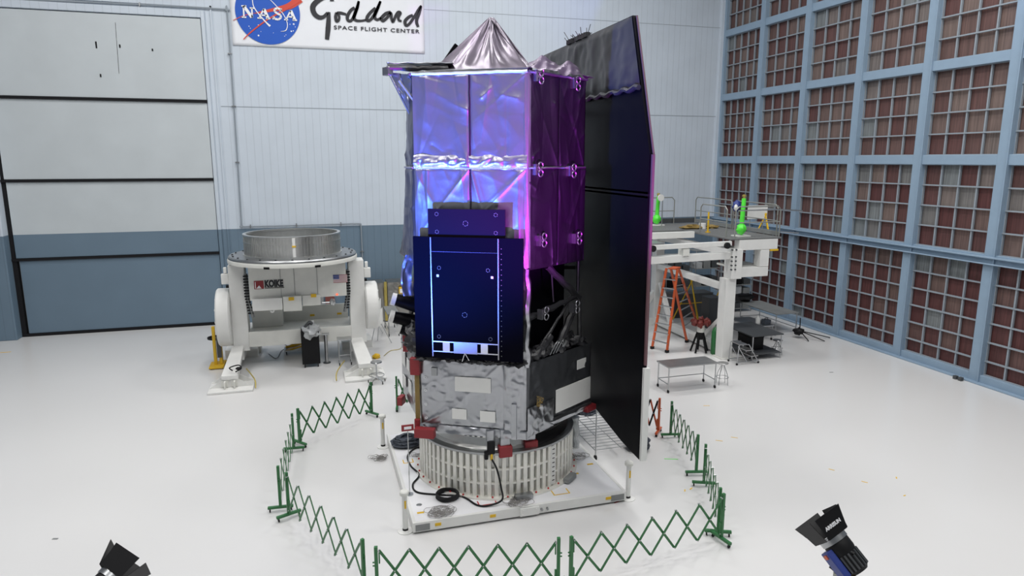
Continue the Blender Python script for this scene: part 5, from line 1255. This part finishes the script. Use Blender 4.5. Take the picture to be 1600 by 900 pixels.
yframe(17.4, 25.7, 0, 1.5, 'shorter yellow trestle right of the other one, behind the white column')
simple_box('orange_bin', 'orange bin beyond the black wing, left of the stepladder', 'bin', 14.15, 14.75, 28.3, 28.8, .0, 1.6, 'orange')

# ================================================================== FLOOR AND DECK ITEMS
def coil(name, label, c, r, turns, rad, m, sq=1.0, jit=.03, cat='cable'):
    b = MB(); pts = []; n = 22*turns
    for i in range(n):
        a = 2*PI*i/22; k = 1+jit*math.sin(i*1.37)+.05*math.sin(i*.31)
        pts.append((c.x+r*k*math.cos(a), c.y+sq*r*k*math.sin(a), c.z+rad+rad*1.2*(i/n)*turns*.6))
    b.tube(pts, rad, 6); o = b.build(name, m, smooth=True); return tag(o, label, cat)
coil('coiled_cable', 'thick black cable coiled on the front of the white platform', gz(699, 778, PZ), .22, 7, .02, 'rubber', cat='cable coil')
tpp = at(765, 672, 12.5)
o = MB().tube(smoothpts([gz(668, 699, PZ+.06), gz(650, 700, PZ+.02), gz(637, 712, PZ+.02), gz(642, 728, PZ+.02), gz(655, 742, PZ+.02), gz(645, 757, PZ+.02), gz(652, 769, PZ+.02), gz(685, 773, PZ+.02), gz(722, 776, PZ+.02), gz(745, 789, PZ+.02), gz(763, 790, PZ+.03), (tpp.x+.15, 12.12, PZ+.12), (tpp.x+.15, 12.19, .6), (tpp.x+.09, 12.27, .95), (tpp.x+.02, 12.40, 1.12)], 8), .02, 8).build('power_cable', 'rubber', smooth=True)
tag(o, 'black power cable looping over the platform and up the front of the ring', 'cable')
def wiremess(c, r, label, n=16, z=0, m='wire', sq=.75):
    b = MB()
    for i in range(n):
        cx_, cy_ = c.x+random.uniform(-.6, .6)*r, c.y+random.uniform(-.5, .5)*r*sq; rr = random.uniform(.25, .6)*r; ph = random.uniform(0, 6)
        b.tube([(cx_+rr*math.cos(a*PI/7), cy_+rr*sq*math.sin(a*PI/7), c.z+.02+.02*random.random()+.025*abs(math.sin(a*.9+ph))) for a in range(14)], .005, 4, closed=True)
    o = b.build('wire_tangle', m, smooth=False); return tag(o, label, 'tangled wire', 'tangles of thin wire')
wiremess(gz(593, 718), .24, 'tangle of thin grey wire on the floor left of the platform')
wiremess(gz(690, 802, PZ), .34, 'tangle of thin grey wire on the platform below the black coil', 20)
wiremess(gz(812, 785, PZ), .32, 'tangle of thin grey wire on the platform before the ring, right of centre', 18)
wiremess(gz(905, 715, PZ), .26, 'tangle of thin wire on the platform right of the ribbed ring', 6)
wiremess(gz(655, 712, PZ), .24, 'loose thin wire loops on the platform left of the ribbed ring', 5)
def bundle(c, rx, ry, rz, label, n=26, m='bundle', name='cable_bundle'):
    b = MB()
    for i in range(n):
        ph = random.uniform(0, 6.28); k = random.uniform(.5, 1); h = random.uniform(.1, 1)
        b.tube(smoothpts([(c.x+rx*k*math.cos(a*PI/4+ph)+random.uniform(-.03, .03), c.y+ry*k*math.sin(a*PI/4+ph)+random.uniform(-.03, .03), c.z+.03+rz*h*(1.1-k*.7)+random.uniform(0, .05)) for a in range(8)], 3, True), .022, 5, closed=True)
    b.blob((c.x, c.y, c.z+rz*.35), (rx*.8, ry*.8, rz*.4), seed=2)
    o = b.build(name, m, smooth=True); return tag(o, label, 'cable bundle', 'heaps of sleeved cables')
bundle(gz(636, 695, PZ), .38, .26, .24, 'heap of dark sleeved cables on the platform left of the ring')
bundle(Vector((6.55, 15.6, .66)), .35, .7, .22, 'heap of dark sleeved cables on the cart under the black wing')
bundle(gz(1010, 706)+Vector((-.12, .25, 0)), .3, .35, .42, 'heap of dark cables on the floor right behind the wing tip', 22)
# cables hanging from the bus to the cart
t = thing('sleeved_cables', 'crumpled grey sleeved cables hanging from the bus toward the wire cart', 'cable sleeve', (5.6, 14.2, .7))
b = MB()
for i in range(5): b.tube(smoothpts([(5.25, 14.0+.1*i, 1.62), (5.5+.03*i, 14.2+.1*i, 1.45-.05*i), (5.85, 14.6+.05*i, 1.30-.06*i), (6.2, 14.9+.1*i, .95), (6.5, 15.1+.1*i, .75)]), .07, 8, radii=[.06+.04*random.random() for _ in range(33)])
b.build('sleeves', 'bundle', t, smooth=True)
# wire cart under the wing
cx0, cx1, cy0, cy1 = 6.12+.15, 7.6, 14.0, 16.4
t = thing('wire_cart', 'chrome wire shelf cart on casters under the black wing', 'cart', (6.9, 15.2, 0))
for x in (cx0, cx1):
    for y in (cy0, cy1):
        b = MB(); b.cyl((x, y, .12), (x, y, 1.3), .016, 8); lg = b.build('post', 'steel', t); b = MB(); b.cyl((x-.02, y, .06), (x+.02, y, .06), .06, 12); b.cyl((x, y, .06), (x, y, .13), .012, 6); b.build('caster', 'rubber', lg)
for z in (.62, .25):
    b = MB()
    for i in range(15): y = cy0+(cy1-cy0)*i/14; b.cyl((cx0, y, z), (cx1, y, z), .008, 6)
    for x in (cx0, (cx0+cx1)/2, cx1): b.cyl((x, cy0, z-.02), (x, cy1, z-.02), .012, 6)
    b.build('wire_shelf', 'steel', t)
t = thing('plastic_post', 'short post wrapped in clear plastic at the right edge of the platform', 'post', (5.85, 14.35, PZ))
b = MB(); b.tube([(5.85+.02*math.sin(i*1.9), 14.35, PZ+.02+.75*i/8) for i in range(9)], .1, 10, radii=[.09+.04*random.random() for _ in range(9)]); b.build('wrapped_tube', 'plastic', t, smooth=True); b = MB(); b.lathe([(0, 0), (.14, 0), (.14, .02), (0, .02)], (5.85, 14.35, PZ), 16); b.build('base', 'white', t)
o = MB().lathe([(0, .0), (.28, .0), (.30, .04), (.1, .16), (0, .17)], (5.45, 15.6, PZ), 24).build('hatch_lid', 'black', smooth=True); tag(o, 'round black cap on the platform right behind the ring', 'cap')
# red tag sign on a clamp by the left corner of the bus
p = at(637, 668, 13.1); t = thing('red_tag_sign', 'small red framed sign on a thin stand left of the bus bottom corner', 'sign', (p.x, 13.1, PZ))
b = MB(); b.box(p.x-.13, p.x+.12, 13.06, 13.09, p.z-.06, p.z+.07); sg = b.build('plate', 'red', t); b = MB(); b.box(p.x-.08, p.x+.07, 13.05, 13.06, p.z-.02, p.z+.035); b.build('paper', 'inkwhite', sg)
b = MB(); b.cyl((p.x, 13.1, PZ), (p.x, 13.1, p.z-.05), .01, 6); b.cyl((p.x, 13.1, PZ), (p.x, 13.1, PZ+.02), .08, 12); b.build('stand', 'steel', t)
# floor tapes
def tape(x, y, dx, dy, m, label, w=.025):
    c = gz(x, y); b = MB(); b.beam(Vector((c.x, c.y, .002)), Vector((c.x+dx, c.y+dy, .002)), w, .004); o = b.build('tape_strip', m); tag(o, label, 'tape', 'tape strips on the floor')
tape(1099, 634, .18, -.05, 'yel', 'yellow tape strip on the floor near the steel table, farthest one'); tape(1118, 688, .15, -.1, 'yel', 'yellow tape strip on the floor right of the end-on barriers, left of a pair')
tape(1142, 683, .14, -.1, 'yel', 'yellow tape strip on the floor right of the end-on barriers, right of a pair'); tape(1304, 735, -.08, .1, 'yel', 'yellow tape strip on the open floor above the right film light')
tape(1346, 752, .08, -.1, 'yel', 'yellow tape strip on the open floor, second from the left of the row'); tape(1401, 748, .06, .07, 'yel', 'yellow tape strip on the open floor, right of the row'); tape(1412, 775, .07, .02, 'yel', 'yellow tape strip on the open floor, lowest of the row')
tape(1070, 768, .05, .08, 'yel', 'short yellow tape strip inside the barrier ring, left of two'); tape(1078, 765, .09, .06, 'yel', 'short yellow tape strip inside the barrier ring, right of two')
tape(1038, 717, .30, -.12, 'lime', 'green tape strip on the floor right of the wing tip'); tape(1296, 582, .14, -.02, 'darkgrey', 'small dark tape strip on floor in front of the filter wall', .04)
tape(82, 842, .10, -.03, 'midgrey', 'small grey mark on the open floor at lower left', .05)
tape(960, 786, .30, .10, 'redt', 'red tape strip on the floor at the near right corner of the platform')
tape(0, 551, .35, .0, 'yel', 'yellow tape strip on the floor at the left picture edge', .06)
for (x, y) in ((1494, 596), (1502, 599)):
    c = ax(x, y, WX-.25); o = MB().cbox((WX-.3, c.y, .06), (.12, .12, .12)).build('door_stop', 'darkgrey', bevel=.01); tag(o, 'small dark block on the floor at the filter wall, %s of two' % ('left' if x < 1500 else 'right'), 'block', 'dark blocks at the foot of the filter wall')
